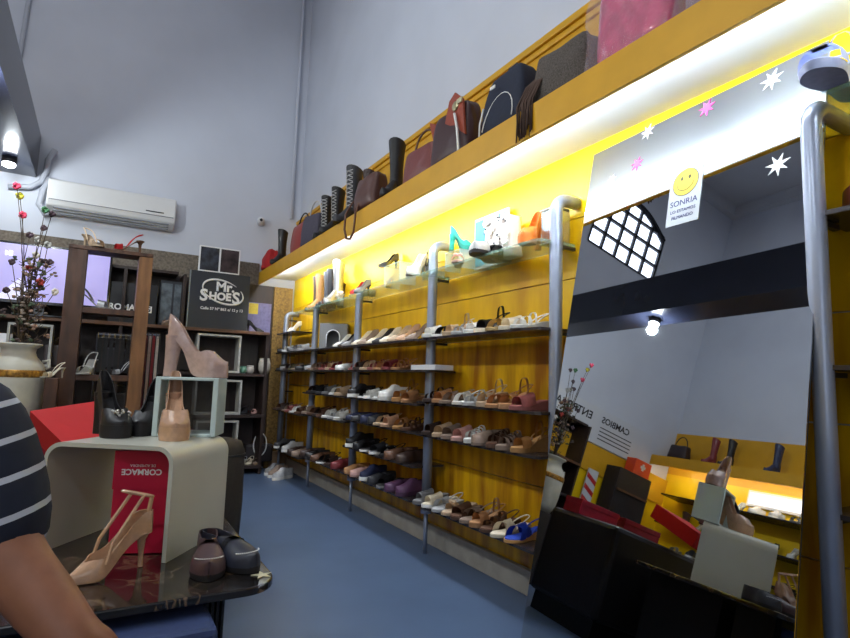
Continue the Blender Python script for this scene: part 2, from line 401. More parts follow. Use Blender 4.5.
KINDS = {}
def kind_meshes(kind):
    """list of (part name, mesh, slot)"""
    if kind in KINDS: return KINDS[kind]
    L, W = .245, .09
    out = []
    def add(name, bm, slot, smooth=True):
        me = bpy.data.meshes.new(name); bmesh.ops.recalc_face_normals(bm, faces=bm.faces)
        bm.to_mesh(me); bm.free()
        for p_ in me.polygons: p_.use_smooth = True
        me.set_sharp_from_angle(angle=.75)
        me.materials.append(None)
        out.append((name, me, slot))
    z0 = lambda t: 0.0
    if kind in ('slide', 'cross', 'strappy', 'woven', 'bow', 'thong'):
        th = {'slide': .018, 'cross': .014, 'strappy': .015, 'woven': .02, 'bow': .013, 'thong': .012}[kind]
        tp = lambda t: th+lift(t, .028)
        add('sole', m_sole(L, W, z0, tp), 'sole', False)
        add('footbed', m_sole(L*.96, W*.9, lambda t: tp(t)-.001, lambda t: tp(t)+.004), 'bed', False)
        bm = bmesh.new()
        if kind == 'slide': bband(bm, L, W, tp, .48, .84, .058, n=4, H1=.045)
        if kind == 'cross':
            bband(bm, L, W, tp, .50, .66, .055, .26); bband(bm, L, W, tp, .56, .72, .052, -.26)
            bheelstrap(bm, L, W, tp, .02, .06)
        if kind == 'strappy':
            bband(bm, L, W, tp, .74, .82, .035); bband(bm, L, W, tp, .58, .66, .05); bband(bm, L, W, tp, .42, .48, .062)
            bheelstrap(bm, L, W, tp, .02, .065)
        if kind == 'woven':
            for k in range(5): bband(bm, L, W, tp, .44+.085*k, .505+.085*k, .06-.005*k, .05*(-1)**k)
        if kind == 'bow':
            bband(bm, L, W, tp, .6, .78, .045)
            bball(bm, (L*.2, .014, .018+.048), (.012, .02, .012)); bball(bm, (L*.2, -.014, .018+.048), (.012, .02, .012))
        if kind == 'thong':
            bband(bm, L, W, tp, .36, .44, .05, 0); btube(bm, [(L*.33, 0, th), (L*.22, 0, th+.03), (L*.0, 0, th+.048)], .004, 5)
        add('strap', bm, 'upper')
    elif kind in ('wedge', 'espadrille'):
        H = .055 if kind == 'wedge' else .04
        tp = lambda t: .022+lift(t, H)
        add('wedge_sole', m_sole(L*.95, W, z0, tp), 'sole', False)
        add('footbed', m_sole(L*.92, W*.9, lambda t: tp(t)-.001, lambda t: tp(t)+.004), 'bed', False)
        bm = bmesh.new()
        bband(bm, L*.95, W, tp, .58, .82, .048, n=3); bheelstrap(bm, L*.95, W, tp, .015, .06)
        bband(bm, L*.95, W, tp, .25, .31, .085)
        add('strap', bm, 'upper')
    elif kind in ('sneaker', 'slipon'):
        tp = lambda t: .026+.008*(1-t)
        add('sole', m_sole(L*1.03, W*1.06, z0, tp, point=0), 'sole', False)
        Hf = lambda t: .062-.0*t if t < .35 else .062+.02*sstep(.3, .5, t)*(1-sstep(.55, .7, t))-.026*sstep(.55, .95, t)
        of = lambda t: .8*(1-sstep(.38, .52, t))
        add('upper', m_upper(L, W, tp, Hf, of), 'upper')
        add('footbed', m_sole(L*.9, W*.8, lambda t: tp(t), lambda t: tp(t)+.006), 'bed', False)
        if kind == 'sneaker':
            bm = bmesh.new()
            for k in range(4):
                x = L*(.02+.055*k); z = .026+.078-.013*k
                btube(bm, [(x, -.024, z-.006), (x+.008, 0, z+.004), (x+.014, .024, z-.006)], .003, 5)
            add('laces', bm, 'bed')
    elif kind in ('loafer', 'moccasin', 'clog', 'ballet'):
        tp = lambda t: .014+(.010 if t < .28 else .0)
        add('sole', m_sole(L, W, z0, lambda t: .016, point=0), 'sole', False)
        base = lambda t: .014
        open_end = {'loafer': .52, 'moccasin': .5, 'clog': .45, 'ballet': .68}[kind]
        hh = {'loafer': .058, 'moccasin': .056, 'clog': .06, 'ballet': .045}[kind]
        Hf = lambda t: hh-(.0 if t < .5 else .02*sstep(.5, 1, t))
        of = lambda t: 1.0*(1-sstep(open_end-.14, open_end, t))
        add('upper', m_upper(L, W, base, Hf, of), 'upper')
        add('footbed', m_sole(L*.9, W*.8, lambda t: .015, lambda t: .019), 'bed', False)
        bm = bmesh.new()
        if kind == 'ballet': bball(bm, (L*.2, 0, .05), (.008, .022, .007))
        else: bband(bm, L, W, base, open_end+.0, open_end+.1, hh+.001, m=9, out=.001)
        add('saddle' if kind != 'ballet' else 'bow', bm, 'upper')
    elif kind in ('pump', 'heel_sandal', 'platform_pump', 'ankle_strap_pump', 'slingback'):
        H = .085; pl = .003
        if kind == 'platform_pump': H, pl, W = .105, .036, .108
        L2 = L*.86
        lf = (lambda t: H*(1-sstep(.04, .60, t))) if kind == 'platform_pump' else (lambda t: lift(t, H))
        tp = lambda t: pl+.006+lf(t)
        pt = .75 if kind != 'platform_pump' else 0
        if kind == 'heel_sandal': pt = 0
        bt = lambda t: (0 if t > .66 else lift(t, H+.0)-lift(.66, H))+(0)
        if kind == 'platform_pump':
            bt = lambda t: max(0, tp(t)-.010-pl*sstep(.28, .46, t))
        else: bt = lambda t: max(0, tp(t)-.008)
        add('sole', m_sole(L2, W*.86, bt, tp, 34, point=pt, grow=.0018 if kind == 'platform_pump' else 0), 'sole', False)
        if kind in ('pump', 'platform_pump', 'ankle_strap_pump', 'slingback'):
            kk = 1.25 if kind == 'platform_pump' else 1
            Hf = lambda t: kk*(.050*(1-sstep(.1, .45, t))+.034*sstep(.1, .45, t)+.010*sstep(.5, .68, t)-.030*sstep(.70, 1, t)+(.010*(1-sstep(0, .14, t)) if kind == 'platform_pump' else 0))
            of = lambda t: (.55+.55*sstep(.05, .4, t))*(1-sstep(.60, .80, t)**1.4)
            if kind == 'slingback' or kind == 'ankle_strap_pump':
                Hf0 = Hf
            add('upper', m_upper(L2, W*.86, lambda t: tp(t)-.002, Hf, of, 34, 7, point=pt), 'upper')
            add('footbed', m_sole(L2*.93, W*.72, lambda t: tp(t)-.001, lambda t: tp(t)+.002, point=pt), 'bed', False)
        else:
            bm = bmesh.new(); bband(bm, L2, W*.86, tp, .62, .8, .04, n=2); bheelstrap(bm, L2, W*.86, tp, .015, .06); add('strap', bm, 'upper')
        bm = bmesh.new(); xh = -L2*.5+.022; top = tp(.08)
        if kind == 'platform_pump': R_ = [(.019, 0), (.020, .3), (.024, .7), (.029, 1)]
        else: R_ = [(.006, 0), (.006, .35), (.010, .75), (.022, 1)]
        rings = []
        for r_, k in R_:
            rings.append([bm.verts.new((xh+(.004*k if kind != 'platform_pump' else .002)-(.01*(1-k) if kind == 'platform_pump' else 0)+r_*math.cos(2*PI*j/12)*(1.1), r_*math.sin(2*PI*j/12), k*(top-.002))) for j in range(12)])
        for A, B in zip(rings, rings[1:]):
            for j in range(12): bm.faces.new((A[j], A[(j+1) % 12], B[(j+1) % 12], B[j]))
        bm.faces.new(rings[0][::-1]); bm.faces.new(rings[-1])
        add('heel', bm, 'sole' if kind != 'platform_pump' else 'upper')
        if kind == 'ankle_strap_pump':
            bm = bmesh.new()
            xc = -L2*.5+.045
            ring = [(xc+.040*math.cos(2*PI*j/20), .028*math.sin(2*PI*j/20), top+.095+.012*math.cos(2*PI*j/20)) for j in range(20)]
            btube(bm, ring, .004, 6, closed=True)
            btube(bm, [(-L2*.5+.012, 0, top+.04), (xc-.040, 0, top+.085)], .006, 6)
            for sy in (-1, 1):
                btube(bm, [(xc+.0, sy*.028, top+.095), (L2*.06, sy*.032, tp(.5)+.05), (L2*.12, sy*.034, tp(.6)+.02)], .005, 6)
            add('ankle_strap', bm, 'upper')
    elif kind in ('ankle_boot', 'tall_boot', 'lace_boot'):
        hh = {'ankle_boot': .16, 'tall_boot': .36, 'lace_boot': .36}[kind]
        He = .05
        tp = lambda t: .012+lift(t, He)
        add('sole', m_sole(L, W*.95, lambda t: max(0, tp(t)-.012), tp, point=0), 'sole', False)
        bm = bmesh.new(); bbox(bm, -L*.5+.004, -L*.5+.058, -.026, .026, 0, He); add('heel', bm, 'sole', False)
        Hf = lambda t: .085*(1-sstep(.3, .95, t))+.036
        of = lambda t: 0.0
        bm = m_upper(L, W*.95, lambda t: tp(t)-.002, Hf, of, 22, 7)
        # shaft
        rings = []
        for i in range(9):
            k = i/8; z = .10+(hh+He-.10)*k
            rx = .052+.012*k-.006*math.sin(PI*k); ry = .042+.016*k-.006*math.sin(PI*k)
            cx = -L*.5+.062+.004*k
            rings.append([bm.verts.new((cx+rx*math.cos(2*PI*j/16), ry*math.sin(2*PI*j/16), z+(.02*k*math.cos(2*PI*j/16) if i == 8 else 0))) for j in range(16)])
        for A, B in zip(rings, rings[1:]):
            for j in range(16): bm.faces.new((A[j], A[(j+1) % 16], B[(j+1) % 16], B[j]))
        add('upper', bm, 'upper')
        bm = bmesh.new()
        top = [(-L*.5+.066+(.058)*math.cos(2*PI*j/16), .051*math.sin(2*PI*j/16), hh+He+.02*math.cos(2*PI*j/16)) for j in range(16)]
        btube(bm, top, .0045, 6, closed=True)
        f = bm.faces.new([bm.verts.new((x*.98+(-L*.5+.066)*.02, y*.95, z-.03)) for x, y, z in top])
        add('lining', bm, 'bed')
        if kind == 'lace_boot':
            bm = bmesh.new()
            for k in range(9):
                z = .13+.03*k; x = -L*.5+.118+.012*(k/9)
                btube(bm, [(x-.012, -.03, z), (x+.006, 0, z+.012), (x-.012, .03, z+.024)], .003, 5)
                btube(bm, [(x-.012, .03, z), (x+.006, 0, z+.012), (x-.012, -.03, z+.024)], .003, 5)
            add('laces', bm, 'bed')
    KINDS[kind] = out
    return out

NAMES = dict(slide='slide_sandal', cross='cross_strap_sandal', strappy='strappy_sandal', woven='woven_sandal', bow='bow_sandal', thong='thong_sandal', wedge='wedge_sandal', espadrille='espadrille_sandal', sneaker='sneaker', slipon='slip_on_shoe', loafer='loafer', moccasin='moccasin', clog='clog', ballet='ballet_flat', pump='high_heeled_pump', heel_sandal='heeled_sandal', platform_pump='platform_pump', ankle_strap_pump='ankle_strap_pump', slingback='slingback_pump', ankle_boot='ankle_boot', tall_boot='tall_boot', lace_boot='lace_up_boot')
COLS = dict(paleblue=(160, 172, 208), mauve=(196, 166, 156), plum=(78, 56, 60), slate=(46, 48, 60), black=(30, 28, 30), white=(236, 234, 228), beige=(205, 178, 146), tan=(182, 132, 88), brown=(98, 66, 48), 
    darkbrown=(62, 44, 38), grey=(130, 128, 128), silver=(192, 192, 192), gold=(190, 160, 104), pink=(214, 168, 158), rose=(160, 92, 88), red=(190, 34, 38), navy=(46, 52, 82),
    blue=(34, 66, 176), purple=(92, 58, 88), camel=(190, 140, 84), ivory=(232, 220, 196), taupe=(150, 128, 112), teal=(20, 160, 140), orange=(222, 116, 30), nude=(206, 164, 132), maroon=(130, 52, 56), olive=(100, 92, 60), charcoal=(58, 58, 62))
CNAME = dict(darkbrown='dark brown', blue='royal blue')
def shoe(kind, color, loc, direction, label, group=None, sole=None, bed=None, finish='leather', scale=1, name=None, cat='shoe', tilt=0, mats=None):
    """direction: angle in degrees of the toe in plan (0 = +X)"""
    r = thing(name or NAMES[kind], label, cat, loc, math.radians(direction), group)
    r.rotation_euler = (0, tilt, math.radians(direction))
    r.scale = (scale,)*3
    up = cm(COLS[color], finish)
    sm = cm(COLS[sole] if sole else tuple(int(v*.8) for v in COLS[color]), 'rubber' if finish != 'patent' else 'patent')
    bd = cm(COLS[bed] if bed else tuple(min(255, int(v*1.0+14)) for v in COLS[color]), 'suede')
    for nm, me, slot in kind_meshes(kind):
        o = bpy.data.objects.new(nm, me); COL.objects.link(o); o.parent = r
        o.material_slots[0].link = 'OBJECT'
        o.material_slots[0].material = {'upper': up, 'sole': sm, 'bed': bd}[slot]
        if name is None and False: pass
    return r

ORD = ['first', 'second', 'third', 'fourth', 'fifth', 'sixth', 'seventh', 'eighth', 'ninth', 'tenth', 'eleventh', 'twelfth', 'thirteenth', 'fourteenth']
WORD = {k: v.replace('_', ' ') for k, v in NAMES.items()}
def shoe_row(spec, y0, y1, z, where, group, x=1.885, ang=(172, 192), s=1.0):
    """spec: 'kind:colour[:sole[:finish]]' listed from the far end (left) to the near end (right)"""
    items = spec.split()
    n = len(items)
    for i, it in enumerate(items):
        p = it.split(':'); k, c = p[0], p[1]
        so = p[2] if len(p) > 2 and p[2] else None
        fi = p[3] if len(p) > 3 else 'leather'
        y = y0+(y1-y0)*(i+.5)/n
        a = random.uniform(*ang)
        nm = CNAME.get(c, c)
        pos = 'leftmost' if i == 0 else ('rightmost' if i == n-1 else ORD[i]+' from left')
        shoe(k, c, (x+random.uniform(-.01, .01), y, z+.001), a, '%s %s, %s, %s' % (nm, WORD[k], pos, where), group, so, None, fi, s*random.uniform(.98, 1.06))

# ------------------------------------------------------------------ shelf rack posts, shelves
M_post = mat('grey_metal_tube', (150, 158, 176), .32, .45, .06, 8)
M_shelf = mat('smoked_shelf', (52, 46, 46), .25, 0, .1, 8)
M_glass = mat('clear_glass', (150, 190, 170), .03, 0, .01, 3, alpha=.42)
M_brk = mat('dark_bracket', (40, 40, 46), .4, .4)
PY = [6.6, 5.53, 4.42, 3.18, 2.0, .82]
plab = ['grey metal shelf post nearest the back wall', 'grey metal shelf post beside the arched display stand', 'grey metal shelf post between boots and white pump', 'grey metal shelf post with curved top under the teal sandal', 'thick grey curved post at the left edge of the leaning mirror', 'thick grey post in front of the mirror\'s right side']
XP = 1.90
for i, y in enumerate(PY):
    xp = XP if i < 5 else 1.79; rp_ = .032 if i < 5 else .028; yq = y if i < 5 else .80
    t = thing('shelf_post', plab[i], 'post', (xp, yq, 0), 0, 'grey metal posts of the shoe racks')
    tz = (2.03 if i > 2 else 1.86) if i < 5 else 1.97
    pts = [(0, 0, .28), (0, 0, 1.0), (0, 0, tz-.07)]
    for k in range(1, 7):
        a = PI/2*k/6
        pts.append((.065*(1-math.cos(a)), 0, tz-.07+.065*math.sin(a)))
    pts.append((XW-.03-xp, 0, tz-.005))
    tube('pole', pts, rp_, M_post, t, 18)
    tube('foot', [(0, 0, 0), (0, 0, .29)], .014, M_post, t, 12)
    tube('foot_collar', [(0, 0, .25), (0, 0, .28)], .036, M_post, t, 18)
    for z in ([.335, .765, .97, 1.375, 1.81] if i in (3, 4) else [.55, .95, 1.17] if False else [.335, .765, .95, 1.17, 1.375, 1.8]) if i < 5 else [.77, 1.18, 1.63]:
        box('bracket', .0, .125, -.009, .009, z-.034, z-.018, M_brk, t)
def shelf(y0, y1, z, label, glass=False, x0=1.785, x1=2.035, th=.014):
    """rounded-corner plate, top at z"""
    bm = bmesh.new(); r = .04; pts = []
    for cx, cy, a0 in ((x0+r, y0+r, PI), (x1-.005, y0, 1.5*PI), (x1-.005, y1, 0), (x0+r, y1-r, PI/2)):
        if cx < 1.9:
            for k in range(5):
                a = a0+PI/2*k/4; pts.append((cx+r*math.cos(a), cy+r*math.sin(a)))
        else: pts.append((cx, cy))
    A = [bm.verts.new((x, y, z-th)) for x, y in pts]; B = [bm.verts.new((x, y, z)) for x, y in pts]
    bm.faces.new(A[::-1]); bm.faces.new(B)
    for i in range(len(A)): bm.faces.new((A[i], A[(i+1) % len(A)], B[(i+1) % len(A)], B[i]))
    o = from_bm('glass_shelf' if glass else 'shelf_board', bm, M_glass if glass else M_shelf)
    return tag(o, label, 'shelf', 'shelves of the shoe racks')
G = .004
A0, A1 = 2.0+.0, 3.18
shelf(2.0, 3.178, 1.81, 'clear glass shelf between the mirror and the curved post', True)
shelf(3.182, 4.418, 1.81, 'clear glass shelf carrying the white and black pumps', True)
shelf(4.422, 5.93, 1.80, 'clear glass shelf carrying the silver boots', True)
shelf(2.0, 3.178, 1.375, 'dark shelf with pale sandals, second from the top beside the mirror')
shelf(3.182, 4.418, 1.375, 'dark shelf with ivory pumps, below the white pump')
shelf(4.422, 5.528, 1.375, 'dark shelf carrying the grey arched display stand')
shelf(5.532, 6.6, 1.375, 'dark shelf near the far end at the height of the arched stand')
shelf(3.07, 4.418, 1.17, 'dark shelf with reddish sandals and a white box at its right end')
shelf(4.422, 5.528, 1.17, 'dark shelf directly below the arched display stand')
shelf(5.532, 6.6, 1.17, 'dark shelf two below the top at the far end')
shelf(2.0, 3.178, .97, 'dark shelf with tan strappy sandals, mid-height beside the mirror')
shelf(3.182, 4.418, .95, 'dark shelf with white-soled black sandals, mid-height')
shelf(4.422, 5.528, .95, 'dark shelf at mid-height left of the black sandals')
shelf(2.0, 3.178, .765, 'dark shelf with the white woven slide, beside the mirror')
shelf(3.182, 4.418, .765, 'dark shelf with navy flats and beige sandals')
shelf(4.422, 5.528, .74, 'dark shelf with brown and white sandals, left of the navy flats')
shelf(5.532, 6.6, .72, 'dark shelf above the sneakers standing on the floor, middle height')
shelf(3.182, 4.40, .55, 'dark shelf with black sandals and brown clogs')
shelf(4.422, 5.528, .33, 'lowest dark shelf with the dark brown shoes, left bay')
shelf(5.532, 6.6, .29, 'lowest dark shelf above the floor sneakers')
shelf(2.0, 3.178, .335, 'lowest dark shelf with the royal blue sandal beside the mirror')
shelf(3.182, 4.418, .335, 'lowest dark shelf with tan and pink loafers')
shelf(-.4, .82, 1.63, 'dark glass shelf right of the right-hand post, under the maroon shoe')
shelf(-.4, .82, 1.18, 'dark shelf right of the right-hand post at eye height')
shelf(-.4, .82, .77, 'dark shelf right of the right-hand post, lower one')
shelf(-.4, .80, 1.99, 'high glass shelf at the right edge under the blue wedge', True)

# rows between mirror (right) and first post
gA = 'shoes in the bay beside the mirror'
shoe_row('slide:white cross:black:white wedge:beige strappy:silver slide:white wedge:black:ivory cross:gold slide:ivory strappy:white', 3.10, 2.10, 1.375, 'pale shelf beside mirror', gA)
shoe_row('strappy:darkbrown slide:tan cross:taupe cross:white strappy:silver wedge:beige cross:tan wedge:tan slide:rose', 3.08, 2.10, .97, 'tan sandal shelf beside mirror', gA)
shoe_row('slide:darkbrown slide:beige slide:taupe slide:pink woven:white::suede clog:taupe woven:brown woven:taupe wedge:camel', 3.08, 2.10, .765, 'shelf above lowest, beside mirror', gA)
shoe_row('slide:grey slide:ivory:white cross:silver bow:beige slide:brown cross:taupe espadrille:tan strappy:brown cross:ivory cross:blue:camel', 3.13, 2.14, .335, 'lowest shelf beside mirror', gA)
gB = 'shoes in the bay left of the curved post'
shoe_row('pump:ivory pump:taupe pump:ivory pump:black slingback:ivory pump:beige pump:nude pump:taupe', 4.36, 3.26, 1.375, 'pump shelf below white pump', gB, s=.92)
shoe_row('strappy:rose slide:darkbrown cross:beige strappy:rose cross:tan slide:maroon strappy:tan', 4.35, 3.45, 1.17, 'reddish shelf left of white box', gB)
shoe_row('sneaker:black:white cross:black:white slide:white:white cross:white sneaker:white wedge:camel slide:tan', 4.30, 3.28, .95, 'shelf with white-soled black sandals', gB)
shoe_row('ballet:navy ballet:charcoal loafer:navy loafer:charcoal cross:beige slide:nude cross:camel strappy:brown', 4.34, 3.26, .765, 'navy flats shelf', gB)
shoe_row('sneaker:black:white loafer:black cross:black:white slide:charcoal:white cross:black clog:brown clog:darkbrown', 4.34, 3.28, .55, 'shelf second from bottom', gB)
shoe_row('moccasin:tan moccasin:pink sneaker:navy:white loafer:charcoal slide:black:grey clog:purple slipon:purple', 4.36, 3.26, .335, 'lowest shelf left of grey slides', gB)
gC = 'shoes in the bay of the silver boots'
shoe_row('slingback:white pump:black pump:grey', 4.78, 4.47, 1.375, 'shelf right of the arched stand', gC, s=.9)
shoe_row('ballet:grey cross:taupe slide:brown strappy:rose slide:beige cross:maroon ballet:white', 5.45, 4.50, 1.17, 'shelf below the arched stand', gC)
shoe_row('cross:darkbrown slide:black cross:charcoal slide:grey cross:white slide:beige', 5.42, 4.50, .95, 'shelf with paler shoes at its right', gC)
shoe_row('slide:taupe cross:brown cross:darkbrown slide:brown cross:white strappy:silver slide:white', 5.45, 4.50, .74, 'mid-low shelf in boots bay', gC)
shoe_row('loafer:darkbrown loafer:black moccasin:brown cross:black:white slide:darkbrown loafer:maroon', 5.45, 4.50, .33, 'lowest shelf in boots bay', gC)
gD = 'shoes in the bay nearest the back wall'
shoe_row('ballet:black slide:white ballet:charcoal cross:grey slide:silver', 6.5, 5.62, 1.375, 'far shelf level with arched stand', gD)
shoe_row('slide:charcoal ballet:grey cross:darkbrown slide:olive cross:taupe ballet:black', 6.5, 5.6, 1.17, 'far shelf, second from top', gD)
shoe_row('cross:brown slide:darkbrown cross:taupe slide:rose cross:white slide:brown', 6.5, 5.6, .72, 'far shelf at middle height', gD)
shoe_row('sneaker:charcoal:white cross:black sneaker:silver:white loafer:darkbrown moccasin:taupe', 6.45, 5.6, .29, 'far lowest shelf', gD)
# sneakers on the floor, with a carton behind
shoe('sneaker', 'silver', (1.80, 6.05, .001), 205, 'silver grey sneaker with white sole on the floor, right one', 'sneakers on the floor at the far rack', 'white', scale=1.1)
shoe('sneaker', 'taupe', (1.80, 6.22, .001), 205, 'taupe sneaker with white sole on the floor, middle one', 'sneakers on the floor at the far rack', 'white', scale=1.1)
shoe('sneaker', 'grey', (1.80, 6.38, .001), 205, 'grey sneaker with white sole on the floor, left one', 'sneakers on the floor at the far rack', 'white', scale=1.1)
tag(box('cardboard_box', 1.84, 2.0, 6.65, 6.80, 0, .2, mat('cardboard', (150, 120, 90), .8)), 'brown cardboard box on the floor behind the sneakers', 'box')
M_wbox = mat('white_card', (225, 225, 228), .6, 0, .02, 5)
tag(box('shoe_box', 1.84, 1.98, 3.02, 3.34, 1.171, 1.205, M_wbox, bevel=.002), 'flat white box under a shoe around the curved post', 'box')
tag(box('display_card', 1.86, 2.0, 2.03, 2.055, .336, .50, M_wbox, bevel=.002), 'white upright card at the right end of the lowest shelf by the mirror', 'card')

# ------------------------------------------------------------------ top glass shelf displays
zg = 1.811
def yat(px, py, X=1.9): return at(px, py, X=X).y
M_acr = mat('clear_acrylic', (205, 225, 222), .08, 0, .01, 3, alpha=.38)
def riser(x0, x1, y0, y1, h, label, z=zg):
    t = thing('display_riser', label, 'display stand', ((x0+x1)/2, (y0+y1)/2, z))
    dx, dy = (x1-x0)/2, (y1-y0)/2
    box('top_panel', -dx, dx, -dy, dy, h-.006, h, M_acr, t)
    box('side_panel', -dx, dx, -dy, -dy+.006, 0, h-.006, M_acr, t)
    box('side_panel', -dx, dx, dy-.006, dy, 0, h-.006, M_acr, t)
    return t
tg = 'shoes on the lit glass shelf'
def tshoe(kind, col, px, py, dirn, label, z=zg, X=1.9, **k):
    y = at(px, py, X=X).y
    return shoe(kind, col, (X, y, z), dirn, label, tg, **k)
tshoe('platform_pump', 'orange', 531, 240, 205, 'orange block wedge sandal on the glass shelf beside the mirror', scale=.98, X=1.88, sole='orange')
tshoe('moccasin', 'silver', 484, 245, 215, 'black and white woven flat on the glass shelf', sole='black', X=1.85, scale=1.3)
tshoe('slide', 'black', 500, 240, 205, 'black strap sandal between woven flat and orange wedge', X=1.93, sole='black')
tshoe('bow', 'pink', 458, 258, 235, 'small pink sandal on the glass shelf below the teal wedge', scale=.85, X=1.84)
riser(1.88, 2.0, 2.83, 3.0, .12, 'white translucent riser carrying the teal sandal')
tshoe('platform_pump', 'teal', 462, 240, -25, 'bright teal wedge sandal on a translucent riser', z=zg+.121, X=1.93, scale=.72)
tshoe('ankle_strap_pump', 'black', 430, 255, 235, 'black lace pump behind the curved post top', X=1.96, scale=.85, z=zg+.051)
riser(1.92, 2.02, 3.22, 3.36, .05, 'white riser behind the white pump')
tshoe('pump', 'white', 416, 276, 215, 'white high-heeled pump on the glass shelf left of curved post', X=1.85, scale=1.4)
riser(1.86, 2.0, 3.60, 3.86, .17, 'white translucent riser carrying the black pump')
tshoe('pump', 'black', 388, 275, 195, 'black high-heeled pump on top of the translucent riser', z=zg+.171, X=1.93, finish='patent')
tshoe('slingback', 'gold', 389, 282, 225, 'beige slingback inside the translucent riser', X=1.9, scale=.75)
tshoe('pump', 'grey', 362, 290, 205, 'grey and black high heel left of the riser', X=1.86, sole='black')
tshoe('pump', 'red', 358, 288, 205, 'bright red pump behind the grey heel', X=1.96, z=zg+.04)
tshoe('ankle_boot', 'brown', 334, 295, 200, 'brown ankle boot on the glass shelf', X=1.94, z=1.801, scale=1.15)
for y, c, X, l in ((5.0, 'silver', 1.88, 'tall silver boot on the far glass shelf'), (5.28, 'black', 1.92, 'tall black boot left of the silver boot'), (5.45, 'charcoal', 1.95, 'tall dark grey boot between black and tan boots'), (5.62, 'camel', 1.92, 'tall tan boot in the boot row'), (5.79, 'darkbrown', 1.95, 'tall dark brown boot at the left end of the boot row')):
    shoe('tall_boot', c, (X, y, 1.801), 207, l, 'tall boots on the far glass shelf', finish='metal' if c == 'silver' else 'leather', scale=1.02 if c == 'silver' else .93)
shoe('pump', 'white', (1.88, 6.2, 1.60), 205, 'white pump at the far end under the lit fascia', tg)
shelf(5.94, 6.6, 1.60, 'far dark shelf under the white pump')
# small ornaments
M_flower = mat('white_petal', (240, 232, 226), .7, 0, .05, 30, trans=0)
def cluster(name, c, r, n, ms, label, cat, petal=.03):
    t = thing(name, label, cat, c)
    bm = bmesh.new()
    for k in range(n):
        v = Vector((random.gauss(0, 1), random.gauss(0, 1), random.gauss(0, 1))).normalized()*random.random()**.4
        p_ = Vector((v.x*r[0], v.y*r[1], r[2]+v.z*r[2]))
        R = Matrix.Rotation(random.random()*6, 4, random.choice('XYZ'))
        bmesh.ops.create_cone(bm, cap_ends=True, segments=6, radius1=petal, radius2=petal*.3, depth=petal*.35, matrix=Matrix.Translation(p_) @ R)
    from_bm('petals', bm, ms, t)
    return t
fy = at(500, 215, X=1.93).y
t = thing('white_flower_bag', 'white embroidered bag with flowers glowing on the glass shelf', 'bag', (1.955, fy, zg))
bm = bmesh.new(); bmesh.ops.create_cube(bm, size=1, matrix=Matrix.Translation((0, 0, .12)) @ Matrix.Diagonal((.09, .26, .24, 1)))
bmesh.ops.subdivide_edges(bm, edges=bm.edges, cuts=3, use_grid_fill=True)
for v in bm.verts: v.co.y *= 1-.25*v.co.z/.24; v.co += Vector((random.uniform(-.008, .008),)*1+(0, 0))
from_bm('body', bm, M_flower, t, True)
bm = bmesh.new()
for k in range(26):
    a, b = random.uniform(-.11, .11), random.uniform(.03, .24)
    for q in range(5):
        bball(bm, (-.055, a+.014*math.cos(q*1.257), b+.014*math.sin(q*1.257)), (.006, .012, .012), 6)
from_bm('flower', bm, M_flower, t, True)
bm = bmesh.new()
for k in range(14): bball(bm, (-.064, random.uniform(-.1, .1), random.uniform(.05, .24)), .006, 6)
from_bm('bead', bm, cm(COLS['charcoal']), t, True)
yy = at(492, 210, X=2.02).y
t = thing('picture_panel', 'pale picture panel with cyan corners leaning on the yellow wall', 'picture', (2.02, yy, zg))
box('board', -.006, .006, -.17, .17, 0, .33, mat('pale_print', (214, 226, 214), .5, 0, .1, 9), t)
box('print', -.010, -.006, .06, .16, .02, .31, mat('cyan_print', (70, 170, 190), .5, 0, .25, 12), t)
box('print', -.010, -.006, -.14, -.08, .16, .31, mat('cyan_print', (70, 170, 190), .5), t)
cluster('white_flower', (1.88, at(340, 290, X=1.88).y, zg), (.03, .05, .05), 22, M_flower, 'small white fabric flower beside the brown ankle boot', 'flower', .018)
# silver shiny box at the mirror side
yy = at(549, 245, X=1.97).y
t = thing('silver_case', 'shiny silver case with beaded rim behind the curved post by the mirror', 'case', (1.97, 2.08, 1.812))
box('body', -.05, .05, -.06, .06, 0, .19, mat('brushed_silver', (190, 196, 204), .22, .9, .1, 12), t, bevel=.012)
bm = bmesh.new()
for k in range(12): bball(bm, (-.052, -.055+.01*k, .185), .005, 6); bball(bm, (-.052, -.055+.01*k, .006), .005, 6)
from_bm('studs', bm, cm(COLS['white']), t, True)
# arched display stand
ya0 = 5.40; ya1 = 5.02
t = thing('arched_display_stand', 'grey display box with an arched niche holding a sandal', 'display stand', (1.87, 4.93, 1.376), math.radians(60))
bm = bmesh.new()
h, hw = .235, .13; aw = .062; ah = .11
outer = [(-hw, 0), (-hw, h), (hw, h), (hw, 0)]
def ringpts():
    arc = [(-aw, .012)]+[(-aw*math.cos(PI*k/12), ah+aw*1.0*math.sin(PI*k/12)) for k in range(13)]+[(aw, .012)]
    return arc
arc = ringpts()
# front plate built from strips around the arch
def quadprism(bm, pts, x0, x1):
    A = [bm.verts.new((x0, a, b)) for a, b in pts]; B = [bm.verts.new((x1, a, b)) for a, b in pts]
    bm.faces.new(A); bm.faces.new(B[::-1])
    for i in range(len(pts)): bm.faces.new((A[i], A[(i+1) % len(pts)], B[(i+1) % len(pts)], B[i]))
quadprism(bm, [(-hw, 0), (-aw, 0), (-aw, h), (-hw, h)], 0, .012)
quadprism(bm, [(aw, 0), (hw, 0), (hw, h), (aw, h)], 0, .012)
for k in range(12):
    a, b = arc[k+1], arc[k+2]
    quadprism(bm, [a, b, (b[0], h), (a[0], h)], 0, .012)
bbox(bm, .012, .16, -hw, -hw+.01, 0, h); bbox(bm, .012, .16, hw-.01, hw, 0, h); bbox(bm, .012, .16, -hw, hw, h-.01, h); bbox(bm, .15, .16, -hw, hw, 0, h)
